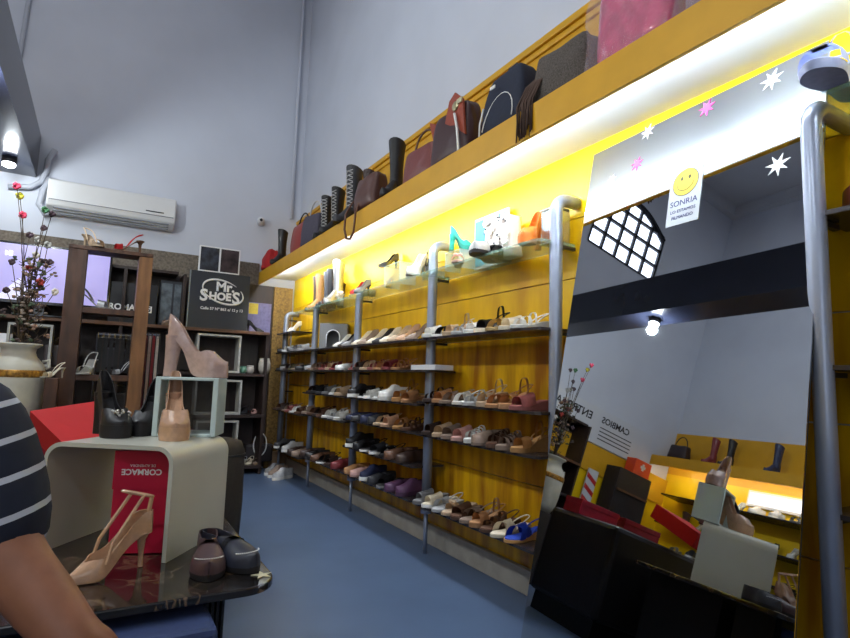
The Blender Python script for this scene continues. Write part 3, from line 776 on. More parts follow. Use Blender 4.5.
from_bm('case', bm, mat('grey_stand', (122, 122, 122), .5, 0, .05, 8), t)
bm = bmesh.new(); btube(bm, [(-.002, a, b) for a, b in arc], .006, 6); from_bm('arch_rim', bm, M_wbox, t, True)
shoe('thong', 'white', (1.90, 4.97, 1.378), 240, 'black and white thong sandal inside the arched niche', None, 'black', scale=.45)

# ------------------------------------------------------------------ things on top of the yellow box
ZT = 2.361
gt = 'boots and bags on top of the yellow box'
def tb(px, py, X=1.74): return at(px, py, X=X).y
def bag(name, label, c, size, rz, m, hm=None, top=.7, handle=True, slump=.02, cat='bag', strapdown=False, hh=.16):
    t = thing(name, label, cat, c, rz, gt)
    dx, dy, dz = size
    bm = bmesh.new(); bmesh.ops.create_cube(bm, size=1, matrix=Matrix.Translation((0, 0, .5)))
    bmesh.ops.subdivide_edges(bm, edges=bm.edges, cuts=4, use_grid_fill=True)
    for v in bm.verts:
        z = v.co.z; s = 1-(1-top)*z
        bul = 1+.18*math.sin(PI*min(1, z*1.1))
        ex = abs(v.co.y)*2
        v.co = Vector((v.co.x*dx*s*bul*(1-.25*ex**3), v.co.y*dy*(1-.12*z), z*dz+(-.05*dz*(1-ex) if z > .9 else 0)))
        v.co += Vector([random.uniform(-slump, slump)*.5 for _ in range(3)])
        v.co.z = max(0, v.co.z)
    o = from_bm('body', bm, m, t, True)
    sd = o.modifiers.new('s', 'SUBSURF'); sd.levels = 1; sd.render_levels = 1
    if handle:
        pts = [(0, dy*.32*math.cos(PI*k/10), dz*.93+hh*math.sin(PI*k/10)) for k in range(11)]
        tube('handle', pts, .008, hm or m, t, 6)
    return t
R90 = PI/2
bag('red_bag', 'crumpled red cloth bag at the far end of the yellow box', (1.68, 6.66, ZT), (.18, .3, .24), 0, cm((176, 36, 40), 'cloth'), handle=False, slump=.05)
shoe('tall_boot', 'black', (1.66, 6.25, ZT), 215, 'black and white tall boot standing beside the red cloth bag', gt, 'black', 'white', scale=1.0)
bag('red_leather_bag', 'orange red leather bag with black strap handle', (1.74, 5.62, ZT), (.17, .50, .36), 0, cm((150, 44, 30)), cm(COLS['black']), hh=.13)
bag('grey_bag', 'small dark grey fabric bag left of the lace-up boots', (1.70, 5.12, ZT), (.18, .34, .32), .2, cm((74, 70, 84), 'cloth'), cm(COLS['silver']))
shoe('lace_boot', 'black', (1.68, 4.84, ZT), 215, 'black lace-up boot, farther one, between grey bag and tall pair', gt, 'black', 'silver', scale=1.02)
shoe('lace_boot', 'black', (1.68, 4.60, ZT), 200, 'black lace-up boot, middle one beside the tallest boot', gt, 'black', 'silver', scale=1.05)
shoe('lace_boot', 'charcoal', (1.67, 4.22, ZT), 205, 'tallest black lace-up boot with white laces', gt, 'black', 'silver', scale=1.22)
shoe('tall_boot', 'darkbrown', (1.74, 4.02, ZT), 212, 'dark brown tall boot right behind the tallest lace-up boot', gt, scale=1.02)
b = bag('brown_strap_bag', 'brown leather bag whose long strap hangs over the yellow fascia', (1.67, 3.74, ZT), (.18, .32, .27), .1, cm((84, 52, 44)), handle=False)
pts = [(-.02, .1, .17), (-.08, .16, .08), (-.108, .2, 0.0), (-.112, .2, -.12), (-.112, .16, -.2), (-.112, .1, -.215), (-.112, .05, -.17), (-.108, .04, -.02), (-.07, .02, .1), (0, -.02, .18)]
tube('strap', pts, .009, cm((96, 56, 38)), b, 6)
shoe('tall_boot', 'black', (1.68, 3.42, ZT), 215, 'plain black tall boot with wide shaft, nearest of the boots', gt, 'black', 'charcoal', scale=1.08)
bag('maroon_bag', 'maroon leather shoulder bag with thin handle beside the black tall boot', (1.72, 3.02, ZT), (.16, .36, .25), .12, cm((120, 62, 58)), cm(COLS['brown']), hh=.14)
b = bag('brown_tote', 'dark brown tote with rust coloured trim and metal ornament', (1.70, 2.62, ZT), (.17, .40, .33), 0, cm((66, 40, 40)), cm((158, 66, 34)), handle=False)
poly('flap', [(-.04, .20, .20), (-.05, .24, .34), (-.05, .10, .27), (-.05, .06, .22)], .01, cm((150, 60, 32)), b)
poly('flap', [(-.06, -.19, .10), (-.06, -.16, .32), (-.06, -.08, .39), (-.06, -.02, .36), (-.06, .02, .24), (-.06, -.08, .18)], .012, cm((150, 60, 32)), b)
bm = bmesh.new(); bball(bm, (-.075, -.09, .30), (.012, .03, .03), 10); bbox(bm, -.08, -.07, -.16, -.11, .30, .33); from_bm('ornament', bm, mat('brass_ornament', (200, 190, 150), .3, .8), b)
tube('tie', [(-.085, -.10, .25), (-.092, -.14, .15), (-.092, -.16, .02), (-.10, -.17, .0)], .008, cm(COLS['white']), b, 6)
# navy backpack
t = thing('backpack', 'navy backpack with white piping on the yellow box', 'backpack', (1.72, 2.13, ZT), 0, gt)
t.scale = (1.0, 1.0, 1.12)
bm = bmesh.new(); bmesh.ops.create_cube(bm, size=1, matrix=Matrix.Translation((0, 0, .5)))
bmesh.ops.subdivide_edges(bm, edges=bm.edges, cuts=4, use_grid_fill=True)
for v in bm.verts:
    z = v.co.z; v.co = Vector((v.co.x*.19*(1-.5*z*z), v.co.y*.33*(1-.3*z**3), z*.30))
o = from_bm('body', bm, cm((34, 40, 58), 'cloth'), t, True); sd = o.modifiers.new('s', 'SUBSURF'); sd.levels = sd.render_levels = 1
tube('piping', [(-.105+.03*math.sin(PI*k/12), .12*math.cos(PI*k/12), .03+.15*math.sin(PI*k/12)) for k in range(13)], .003, cm(COLS['white']), t, 5)
tube('piping', [(-.10, .150, .0), (-.095, .155, .08), (-.08, .145, .16)], .005, cm(COLS['white']), t, 5)
tube('handle', [(0, .05, .28), (0, .03, .33), (0, -.03, .33), (0, -.05, .28)], .008, cm(COLS['black']), t, 6)
box('badge', -.103, -.098, .02, .06, .21, .225, cm(COLS['white']), t)
# fringed bag
b = bag('fringed_bag', 'grey tweed bag with long brown fringe hanging over the fascia', (1.72, 1.74, ZT), (.17, .34, .27), .05, mat('tweed', (96, 88, 82), .9, 0, .3, 160, bump=.3), cm(COLS['darkbrown']), handle=False)
bm = bmesh.new()
for k in range(34):
    y = .19-.11*random.random(); x = -.115-.02*random.random()
    btube(bm, [(-.02, y-.03, .20), (-.08, y, .13), (x, y+.01, .02), (x-.006, y+random.uniform(-.01, .02), -.08-.07*random.random())], .0035, 4)
o = from_bm('fringe', bm, cm((78, 58, 48), 'suede'), b, True); o['kind'] = 'stuff'
# plastic wrapped bags
M_pink = mat('pink_fabric', (206, 64, 112), .4, 0, .2, 14, coat=.9, bump=.9)
M_wrap = mat('clear_plastic_wrap', (240, 225, 232), .1, 0, .02, 10, trans=.0, alpha=.12, bump=.8)
for (lab, y, dy, dz, mm) in (('bright pink bag in crinkled clear plastic on the yellow box', 1.33, .36, .50, M_pink), ('grey plastic-wrapped bag right of the pink one, cut by the picture edge', .98, .26, .30, cm((140, 120, 130), 'cloth'))):
    b = bag('wrapped_bag', lab, (1.72, y, ZT), (.2, dy, dz), 0, mm, handle=False, slump=.03, top=.6)
    bm = bmesh.new(); bmesh.ops.create_cube(bm, size=1, matrix=Matrix.Translation((0, 0, .5)))
    bmesh.ops.subdivide_edges(bm, edges=bm.edges, cuts=9, use_grid_fill=True)
    for v in bm.verts:
        z = v.co.z; v.co = Vector((v.co.x*.245*(1-.3*z), v.co.y*(dy*1.07), z*(dz*1.08)))+Vector([random.uniform(-.008, .008) for _ in range(3)]); v.co.z = max(.0, v.co.z)
    from_bm('plastic_wrap', bm, M_wrap, b)

# ------------------------------------------------------------------ leaning mirror and glass panel with stars
M_mir = bpy.data.materials.new('mirror_silver'); M_mir.use_nodes = True
_b = M_mir.node_tree.nodes['Principled BSDF']; _b.inputs['Base Color'].default_value = (.52, .54, .56, 1); _b.inputs['Metallic'].default_value = 1; _b.inputs['Roughness'].default_value = .012
tm = Vector((-.0574, -.9983, .008)).normalized(); nm_ = Vector((-.980, .058, .192)).normalized(); um = tm.cross(nm_)*1.0
if um.z < 0: um = -um
# anchor from the fitted pose
TLm = Vector((2.0, 1.846, 2.224))
hm = 2.224/um.z-.003
mr = thing('leaning_mirror', 'large frameless mirror leaning against the yellow wall', 'mirror', TLm-um*hm)
Mx = Matrix(((tm.x, um.x, nm_.x, 0), (tm.y, um.y, nm_.y, 0), (tm.z, um.z, nm_.z, 0), (0, 0, 0, 1)))
o = mr; bl = TLm-um*hm
mr.matrix_world = Matrix.Translation(bl) @ Mx
WM = 1.045
box('mirror_glass', 0, WM, 0, hm, -.004, 0, M_mir, mr)
box('back_board', .001, WM-.001, .001, hm-.001, -.012, -.0045, mat('mirror_edge', (40, 44, 46), .4), mr)
def star(name, c, r, m, parent, n=7, lab=None, tilt=.3):
    bm = bmesh.new(); pts = []
    for k in range(2*n):
        a = PI*k/n+tilt; rr = r if k % 2 == 0 else r*.38
        pts.append((c[0]+rr*math.cos(a), c[1]+rr*math.sin(a), c[2]))
    A = [bm.verts.new(p) for p in pts]; B = [bm.verts.new((p[0], p[1], p[2]+.0015)) for p in pts]
    bm.faces.new(A); bm.faces.new(B[::-1])
    for i in range(2*n): bm.faces.new((A[i], A[(i+1) % (2*n)], B[(i+1) % (2*n)], B[i]))
    o = from_bm(name, bm, m, parent)
    if lab: o['label'] = lab
    return o
M_st = mat('white_sticker', (235, 238, 240), .5, 0, .01, 5); M_stp = mat('pink_sticker', (232, 90, 170), .5, 0, .05, 5)
def on_mirror(px, py):
    d = at(px, py, X=1.0)-EYE
    s = (bl-EYE).dot(nm_)/d.dot(nm_); p = EYE+d*s-bl
    return (p.dot(tm), p.dot(um), .0005)
star('star_sticker', on_mirror(778, 165), .042, M_st, mr, lab='white star sticker on the mirror')
# smiley notice
c = on_mirror(685, 194)
M_paper = mat('notice_paper', (176, 182, 190), .6, 0, .01, 5); M_tx = mat('violet_print', (44, 44, 100), .6); M_sm = mat('smiley_yellow', (206, 186, 60), .6, 0, .02, 5)
ns = thing('notice', 'white notice with a yellow smiling face taped to the mirror top', 'sign', (0, 0, 0))
ns.matrix_world = Matrix.Translation(bl+tm*c[0]+um*c[1]+nm_*.002) @ Mx
box('paper', -.072, .072, -.125, .12, 0, .001, M_paper, ns)
bm = bmesh.new(); bmesh.ops.create_cone(bm, cap_ends=True, segments=32, radius1=.056, radius2=.056, depth=.001, matrix=Matrix.Translation((0, .05, .0018)))
from_bm('smiling_face', bm, M_sm, ns)
bm = bmesh.new(); btube(bm, [(.056*math.cos(2*PI*k/28), .05+.056*math.sin(2*PI*k/28), .0025) for k in range(28)], .0012, 4, closed=True)
btube(bm, [(.036*math.cos(PI+PI*k/10), .045+.03*math.sin(PI+PI*k/10), .003) for k in range(11)], .0013, 4)
for s in (-1, 1): bball(bm, (s*.017, .068, .003), (.006, .009, .0012), 8)
from_bm('face_lines', bm, mat('olive_print', (70, 70, 40), .6), ns)
text('lettering', 'SONRIA', .034, (0, -.035, .002), (1, 0, 0), (0, 1, 0), M_tx, ns, .0004)
text('lettering', 'LO ESTAMOS', .019, (0, -.068, .002), (1, 0, 0), (0, 1, 0), M_tx, ns, .0004)
text('lettering', 'FILMANDO', .019, (0, -.094, .002), (1, 0, 0), (0, 1, 0), M_tx, ns, .0004)
for (x, y, r, mm, lab) in ((772, 80, .042, M_st, 'white star sticker near the top right'), (707, 108, .038, M_stp, 'pink star sticker in the upper middle'), (648, 132, .038, M_st, 'white star sticker left of the pink one'), (637, 164, .034, M_stp, 'pink star sticker near the top left'), (612, 180, .03, M_st, 'white star sticker at the top left corner')):
    star('star_sticker', on_mirror(x, y), r, mm, mr, lab=lab)

# right-hand bay shoes
shoe('wedge', 'paleblue', (1.78, .73, 1.992), 182, 'pale blue wedge on the high glass shelf at the right edge', None, None, None, 'leather', 1.25, 'wedge_shoe')
shoe('clog', 'maroon', (1.88, .70, 1.632), 215, 'maroon flat shoe on the shelf at the right edge', None, scale=1.3)
shoe('pump', 'black', (1.9, .52, 1.632), 200, 'black pump behind the maroon flat at the right edge', None)
shoe('cross', 'rose', (1.90, .62, .771), 200, 'rose sandal on the lower right-edge shelf', None)

# ------------------------------------------------------------------ back wall shelving
M_wood = mat('brown_wood', (104, 70, 48), .5, 0, .25, 4, stretch=(1, 1, 6))
M_dwood = mat('dark_wood', (52, 38, 34), .5, 0, .2, 5, stretch=(6, 1, 1))
M_stone = mat('speckled_stone', (128, 118, 106), .85, 0, .25, 40, bump=.4)
M_dark = mat('dark_panel', (38, 34, 36), .6, 0, .15, 4)
struct(box('trim_9', -2.2, 1.59, YB-.02, YB, 2.20, 2.47, M_stone))
ws = thing('display_shelving', 'long dark brown wooden shelving along the back wall', 'shelving', (0, YB, 0))
YF = 6.42
boxc('back_panel', -2.2, 1.78, YB-.04, YB-.02, .02, 2.2, M_dwood, ws)
zs = [.10, .66, 1.12, 1.60]
for z in zs: boxc('shelf_board', -2.2, 1.66, YF, YB-.04, z-.035, z, M_wood if z > 1.2 else M_dwood, ws, .003)
boxc('shelf_board', -2.2, .66, YF+.1, YB-.04, 2.17, 2.2, M_dwood, ws)
for x in (-2.19, -1.1, .15, .72, 1.645): boxc('upright', x-.015, x+.015, YF+.02, YB-.041, .0, (2.17 if x < .8 else 1.565), M_dwood, ws)
struct(box('trim_13', 1.79, XW-.05, YB-.04, YB-.001, .0, 2.20, mat('chipboard', (150, 118, 60), .8, 0, .3, 45, rgb2=(104, 78, 40))))
ps = thing('poster', 'lilac poster with yellow corner behind the small black pump', 'poster', (1.62, YB-.045, 1.62))
box('sheet', -.14, .14, -.004, .0, 0, .36, mat('lilac_print', (120, 116, 160), .5, 0, .15, 30), ps)
box('print', -.13, -.02, -.006, -.0045, .22, .35, cm((214, 190, 60)), ps)
# television
M_scr = mat('screen_lilac', (176, 166, 226), .3, 0, .06, 2.5, emit=.5)
tl, br = at(-30, 240, Y=6.45), at(108, 309, Y=6.45)
tv = thing('television', 'wide flat television showing a pale lilac picture on the back shelf', 'television', ((tl.x+br.x)/2, 6.48, 1.602))
hwv = (br.x-tl.x)/2; z0 = br.z-1.602-.01; z1 = at(108, 253, Y=6.45).z-1.602
box('bezel', -hwv, hwv, -.02, .02, z0, z1, cm((20, 20, 24), 'patent'), tv, bevel=.004)
box('screen', -hwv+.02, hwv-.02, -.024, -.0195, z0+.03, z1-.02, M_scr, tv)
box('stand', -.2, .2, -.08, .08, 0, .012, cm((20, 20, 24), 'patent'), tv); box('stand_neck', -.04, .04, -.015, .015, .012, z0+.01, cm((20, 20, 24), 'patent'), tv)
M_sw = mat('screen_white', (250, 250, 255), .4, 0, .01, 4, emit=1.5)
c = at(9, 253, Y=6.45)-Vector(tv.location)
text('lettering', 'MI', .06, (c.x, -.026, c.z), (1, 0, 0), (0, 0, 1), M_sw, tv, .001, bold=.002)
for (px_, w_) in ((16, .16),):
    c = at(px_, 290, Y=6.45)-Vector(tv.location)
    poly('bright_shape', [(c.x-w_, -.0255, c.z-.09), (c.x+w_, -.0255, c.z-.09), (c.x+.02, -.0255, c.z+.12)], .001, mat('screen_pale', (232, 226, 250), .4, emit=.6), tv, normal=(0, -1, 0))

# black display board with the shop sign
bl_, br_ = at(187, 327, Y=6.46), at(247, 329, Y=6.46); ztop = at(187, 269, Y=6.46).z
sg = thing('shop_sign', 'black board with white MR. SHOES lettering on the back shelf', 'sign', ((bl_.x+br_.x)/2, 6.48, 1.601))
hw = (br_.x-bl_.x)/2; hs = ztop-1.601
box('board', -hw, hw, -.02, .02, 0, hs, mat('charcoal_board', (44, 48, 56), .55, 0, .03, 4), sg, bevel=.002)
box('edge_band', -hw-.012, -hw, -.022, .02, 0, hs, mat('pale_edge', (130, 136, 138), .5), sg)
M_let = mat('sign_white', (232, 232, 232), .6, 0, .01, 5)
text('lettering', 'Mr.', .145, (.05, -.022, hs-.16), (1, 0, 0), (0, 0, 1), M_let, sg, .002, bold=.005)
text('lettering', 'S', .18, (-.172, -.022, hs-.27), (1, 0, 0), (0, 0, 1), M_let, sg, .002, bold=.005)
text('lettering', 'HOE', .115, (.0, -.022, hs-.27), (1, 0, 0), (0, 0, 1), M_let, sg, .002, bold=.005)
text('lettering', 'S', .18, (.172, -.022, hs-.275), (1, 0, 0), (0, 0, 1), M_let, sg, .002, bold=.005)
bm = bmesh.new()
for a0, a1, r0 in ((60, 215, .009), (-150, 40, .009)):
    pts, rs = [], []
    for k in range(25):
        a = math.radians(a0+(a1-a0)*k/24)
        ex, ez = .225*math.cos(a), .125*math.sin(a); ro = -.28
        pts.append((.03+ex*math.cos(ro)-ez*math.sin(ro), -.022, hs-.215+ex*math.sin(ro)+ez*math.cos(ro))); rs.append(.003+r0*math.sin(PI*k/24))
    btube(bm, pts, rs, 6)
from_bm('swoosh', bm, M_let, sg, True)
text('lettering', 'Calle 57 Nº 863 e/ 12 y 13', .042, (.03, -.022, hs-.41), (1, 0, 0), (0, 0, 1), M_let, sg, .001, bold=.0008)
# photo frame on the board
pf = thing('double_photo_frame', 'white double frame with two dark photos above the black sign', 'picture frame', (at(219, 265, Y=6.5).x, 6.48, 1.601+hs))
box('frame', -.22, .22, -.012, .012, 0, .29, M_let, pf, bevel=.002)
box('photo', -.205, -.01, -.015, -.012, .015, .275, mat('photo_one', (58, 62, 76), .4, 0, .5, 12), pf)
box('photo', .01, .205, -.015, -.012, .015, .275, mat('photo_two', (72, 56, 58), .4, 0, .5, 10), pf)
# things on the back shelves
def cube_frame(x0, x1, z0, z1, label, m=None, y=6.43, d=.2):
    t = thing('display_cube', label, 'display cube', ((x0+x1)/2, y+d/2, z0))
    w_, h_ = (x1-x0)/2, z1-z0; e = .022; bm = bmesh.new()
    bbox(bm, -w_, w_, -d/2, d/2, 0, e); bbox(bm, -w_, w_, -d/2, d/2, h_-e, h_); bbox(bm, -w_, -w_+e, -d/2, d/2, e, h_-e); bbox(bm, w_-e, w_, -d/2, d/2, e, h_-e)
    return tag(from_bm('frame', bm, m or mat('frame_white', (186, 184, 176), .5), t, bevel=.002), '', '') and t
def fr(p0, p1, zb, label, y=6.43):
    a, b = at(*p0, Y=y), at(*p1, Y=y)
    t = cube_frame(a.x, b.x, zb, a.z, label, y=y)
    for ch in t.children:
        for k in ('label', 'category'):
            if k in ch: del ch[k]
    return t
fr((198, 333), (239, 378), 1.121, 'white box frame on the second shelf under the black sign')
fr((196, 379), (240, 418), .661, 'white box frame on the third shelf, under the upper frame')
fr((196, 421), (236, 465), .101, 'white box frame on the bottom shelf of the back shelving')
fr((8, 322), (48, 378), 1.121, 'white box frame behind the flower vase')
gbs = 'shoes on the back wall shelving'
shoe('pump', 'black', (at(256, 325, Y=6.55).x, 6.58, 1.602), 330, 'black pump with red lining beside the black sign', gbs, 'black', 'red', scale=1.0)
for px_, c_, k_, l_ in ((166, 'taupe', 'pump', 'taupe pump on the back shelf left of the black sign'), (176, 'grey', 'pump', 'grey pump on the back shelf touching the sign\'s left edge')):
    shoe(k_, c_, (at(px_, 325, Y=6.55).x, 6.56, 1.602), 250, l_, gbs)
for k, (px_, r_, h_, c_, l_) in enumerate(((243, .04, .07, (110, 160, 140), 'green glass cup on the second back shelf'), (250, .045, .08, (190, 180, 170), 'small pale cup on the second back shelf'), (264, .07, .17, (196, 188, 176), 'pale round jar on the second back shelf'))):
    x_ = at(px_, 372, Y=6.55).x
    t = thing('cup' if k < 2 else 'round_jar', l_, 'cup' if k < 2 else 'jar', (x_, 6.55, 1.121))
    lathe('body', [(.6*r_, 0), (r_, .3*h_), (r_, .7*h_), (.8*r_, h_)], mat('glaze%d' % k, c_, .3), t, 18)
    lathe('rim', [(.82*r_, h_), (.86*r_, h_+.006), (.8*r_, h_+.012)], mat('glaze%d' % k, c_, .3), t, 18)
shoe('cross', 'charcoal', (at(245, 410, Y=6.6).x, 6.6, .662), 240, 'dark sandal on the third back shelf', gbs)
shoe('bow', 'pink', (at(251, 410, Y=6.6).x+.05, 6.62, .662), 240, 'pinkish small sandal on the third back shelf', gbs, scale=.7)
for k, px_ in enumerate((243, 250, 257)):
    shoe('cross', ('silver', 'ivory', 'taupe')[k], (at(px_, 460, Y=6.55).x, 6.55, .102), 240, ('silver sandal at left on the bottom back shelf', 'ivory sandal in the middle of the bottom back shelf', 'taupe sandal under the white loop, bottom back shelf')[k], gbs, scale=.85)
t = thing('handbag', 'dark handbag with a white looped handle on the bottom back shelf', 'bag', (at(258, 462, Y=6.68).x, 6.7, .102))
box('body', -.16, .16, -.05, .05, 0, .2, cm((44, 38, 40)), t, bevel=.02)
tube('handle', [(.075*math.cos(2*PI*k/20), -.06, .2+.13*math.sin(2*PI*k/20)) for k in range(20)], .007, cm(COLS['white']), t, 6, closed=True)
# black cartons, glass cabinet
for k, (x0, x1, s_) in enumerate(((112, 134, 'ROMA'), (136.5, 156, 'G'))):
    a, b = at(x0, 272, Y=6.5), at(x1, 314, Y=6.5)
    t = thing('black_carton', ('black carton lettered white on the back shelf beside the television', 'black carton with a small white square mark, left of belts')[k], 'box', ((a.x+b.x)/2, 6.55, 1.601))
    w_ = (b.x-a.x)/2
    box('carton', -w_, w_, -.05, .1, 0, .42, cm((26, 26, 30)), t, bevel=.003)
    if k == 0: text('lettering', s_, .085, (0, -.052, .16), (1, 0, 0), (0, 0, 1), M_let, t, .001, bold=.003)
    else:
        box('mark', -.005, .065, -.0525, -.0505, .12, .19, M_let, t); text('lettering', s_, .07, (.03, -.0535, .155), (1, 0, 0), (0, 0, 1), cm((26, 26, 30)), t, .001, bold=.002)
a, b = at(161, 280, Y=6.5), at(185, 331, Y=6.5)
t = thing('glass_cabinet', 'dark small glass cabinet left of the black sign', 'cabinet', ((a.x+b.x)/2, 6.62, 1.601))
w_ = (b.x-a.x)/2-.01
box('cabinet_body', -w_, w_, -.02, .12, 0, .5, cm((46, 48, 54)), t)
for s in (-1, 1): box('glass_door', s*w_*.5-w_*.42, s*w_*.5+w_*.42, -.03, -.021, .03, .47, mat('cab_glass', (110, 118, 124), .15, 0, .3, 14), t)
tag(tube('paper_roll', [(at(-3, 378, Y=6.5).x, 6.52, 1.121), (at(-3, 378, Y=6.5).x, 6.52, 1.42)], .08, M_wbox, None, 18), 'white paper roll standing on the second shelf at far left', 'roll')
# dark bags on back-shelf left for depth
for k, (px_, z_, c_, l_) in enumerate(((60, 1.121, (70, 60, 62), 'dark grey handbag on the second back shelf behind the rack'), (118, 1.121, (44, 40, 46), 'black handbag on the second back shelf behind the belts'), (180, 1.121, (50, 44, 46), 'black handbag behind the pink platform pump'), (120, .661, (60, 52, 50), 'dark brown handbag low behind the black pumps'))):
    t = thing('handbag', l_, 'bag', (at(px_, 370, Y=6.62).x, 6.64, z_), 0, 'handbags on the back shelving')
    box('body', -.15, .15, -.06, .06, 0, .22, cm(c_), t, bevel=.02)
    tube('handle', [(.09*math.cos(PI*j/10), 0, .21+.09*math.sin(PI*j/10)) for j in range(11)], .008, cm(c_), t, 6)

# ------------------------------------------------------------------ belts
def belts(px0, px1, ytop, ybot, Y, cols, label, blabel):
    a, b = at(px0, ytop, Y=Y), at(px1, ytop, Y=Y); zb = at(px0, ybot, Y=Y).z
    t = thing('belt_rack', label, 'rack', (a.x, Y, a.z))
    w_ = b.x-a.x
    tube('rail', [(0, 0, 0), (w_, 0, 0)], .006, M_post, t, 8)
    tube('leg', [(0, .01, 0), (0, .01, -a.z)], .008, M_iron, t, 8); tube('leg', [(w_, .01, 0), (w_, .01, -a.z)], .008, M_iron, t, 8)
    n = len(cols)
    for i, c_ in enumerate(cols):
        x = a.x+w_*(i+.5)/n
        bt = thing('belt', blabel % ORD[i], 'belt', (x, Y, a.z), 0, 'belts on '+label)
        box('strap', -w_/n*.36, w_/n*.36, -.012, -.007, zb-a.z, -.012, cm(c_), bt)
        bm = bmesh.new(); btube(bm, [(-w_/n*.4, -.012, -.03), (w_/n*.4, -.012, -.03), (w_/n*.4, -.012, .012), (-w_/n*.4, -.012, .012)], .0035, 5, closed=True)
        from_bm('buckle', bm, mat('steel_buckle', (200, 200, 205), .25, .9), bt)
belts(98, 132, 334, 372, 5.7, [(24, 24, 26)]*6, 'belt rack with black belts seen through the wooden rack', 'black belt, %s from left on the rack behind the wooden rack')
belts(141, 160, 334, 420, 5.35, [(120, 24, 30), (90, 20, 26), (190, 170, 160), (150, 30, 36), (220, 214, 205)], 'belt rack with long red and white belts', 'long belt, %s from left beside the pink pump')

# ------------------------------------------------------------------ wooden cube rack in the middle left
YR = 5.0
rk = thing('wooden_rack', 'brown wooden open cube rack with sandals on its shelves', 'rack', (0, YR, 0))
lx0, lx1 = at(62, 330, Y=YR).x-.012, at(80, 330, Y=YR).x
rx0, rx1 = at(133, 330, Y=YR).x, at(147, 330, Y=YR).x
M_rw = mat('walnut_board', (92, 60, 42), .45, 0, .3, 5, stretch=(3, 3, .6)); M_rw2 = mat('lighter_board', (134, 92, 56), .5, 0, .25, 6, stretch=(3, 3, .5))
ztp = at(100, 250, Y=YR).z+.02
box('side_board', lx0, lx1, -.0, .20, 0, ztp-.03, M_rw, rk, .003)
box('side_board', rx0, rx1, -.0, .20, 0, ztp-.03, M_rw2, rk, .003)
box('top_board', lx0, rx1, -.005, .205, ztp-.03, ztp, M_rw, rk, .003)
for z in (at(100, 308, Y=YR).z, at(100, 375, Y=YR).z, .60, .15): box('shelf_board', lx1, rx0, 0, .20, z-.045, z, M_rw, rk, .003)
za, zb_ = at(100, 308, Y=YR).z+.001, at(100, 375, Y=YR).z+.001
gr = 'sandals on the wooden rack'
shoe('heel_sandal', 'beige', (at(92, 248, Y=YR+.08).x, YR+.08, ztp+.001), 300, 'beige heeled sandal on top of the wooden rack', gr, scale=1.3)
shoe('heel_sandal', 'red', (at(126, 250, Y=YR+.08).x, YR+.09, ztp+.001), 190, 'red heeled sandal on top of the wooden rack, right side', gr, 'brown', scale=1.25)
shoe('heel_sandal', 'silver', (at(94, 300, Y=YR+.08).x, YR+.08, za), 350, 'silver heeled sandal in the upper opening of the rack', gr, scale=1.3, finish='metal')
shoe('heel_sandal', 'white', (at(88, 365, Y=YR+.08).x, YR+.08, zb_), 250, 'white heeled sandal in the lower opening of the rack', gr, scale=1.3)
shoe('heel_sandal', 'silver', (at(122, 365, Y=YR+.08).x, YR+.08, zb_), 200, 'silver and black heeled sandal beside the white one in rack', gr, 'black', scale=.9)
shoe('heel_sandal', 'charcoal', (at(105, 400, Y=YR+.08).x, YR+.08, .601), 200, 'dark sandal low in the wooden rack', gr, scale=.8)

# ------------------------------------------------------------------ vase with branches
YV = 4.8
vc = at(19, 380, Y=YV)
vt = thing('flower_vase', 'cream milk-can vase with gold band and tall flowering branches', 'vase', (vc.x-.02, YV, at(20, 344, Y=YV).z-.455*1.25))
M_vase = mat('cream_ceramic', (196, 192, 178), .45, 0, .12, 8)
r0 = .135
vt.scale = (1.25, 1.25, 1.25)
lathe('vase_body', [(r0*.75, 0), (r0*.95, .06), (r0, .14), (r0, .30), (r0*.92, .345), (r0*.66, .385), (r0*.60, .41), (r0*.62, .43), (r0*.82, .452), (r0*.80, .458), (r0*.5, .45), (r0*.48, .40)], M_vase, vt, 32)
lathe('gold_band', [(r0*1.005, .270), (r0*1.015, .275), (r0*1.015, .305), (r0*1.0, .31)], mat('gold_pattern', (190, 140, 60), .4, .5, .6, 60, rgb2=(110, 76, 34)), vt, 32)
for s in (-1, 1): tube('handle', [(s*r0*.85, 0, .36), (s*r0*1.1, 0, .37), (s*r0*1.12, 0, .33), (s*r0*.98, 0, .32)], .008, M_vase, vt, 8)
M_stem = mat('dry_stem', (74, 58, 40), .8, 0, .3, 30)
tips = [(17, 186, 'pink'), (20, 196, 'yel'), (23, 215, 'pink'), (45, 210, 'green'), (30, 235, 'dark'), (52, 214, 'dark'), (12, 262, 'dark'), (36, 255, 'white'), (50, 262, 'dark'), (30, 268, 'red'), (40, 282, 'red'), (55, 292, 'white'), (26, 300, 'white'), (38, 240, 'pale'), (48, 245, 'pale'), (6, 290, 'dark'), (44, 228, 'dark')]
bm = bmesh.new(); heads = {}
for x, y, c_ in tips:
    e = (at(x, y, Y=YV+random.uniform(-.06, .06))-Vector(vt.location))/1.25
    m1 = Vector((e.x*.25+random.uniform(-.02, .02), e.y*.3, .42+(e.z-.42)*.45))
    pts = [Vector((random.uniform(-.03, .03), random.uniform(-.03, .03), .36)), Vector((m1.x*.4, m1.y*.4, .5)), m1, (m1+e)/2+Vector((random.uniform(-.015, .015), 0, 0)), e]
    btube(bm, pts, [.004, .004, .003, .0025, .002], 5)
    heads.setdefault(c_, []).append(e)
for k in range(110):
    z = random.uniform(.45, .9); x = random.gauss(.03, .035)+.02*(z-.45)
    a = Vector((x, random.gauss(0, .03), z)); btube(bm, [a, a+Vector((random.uniform(-.05, .05), random.uniform(-.03, .03), random.uniform(.01, .06)))], .0018, 4)
o = from_bm('branches', bm, M_stem, vt, True); o['kind'] = 'stuff'
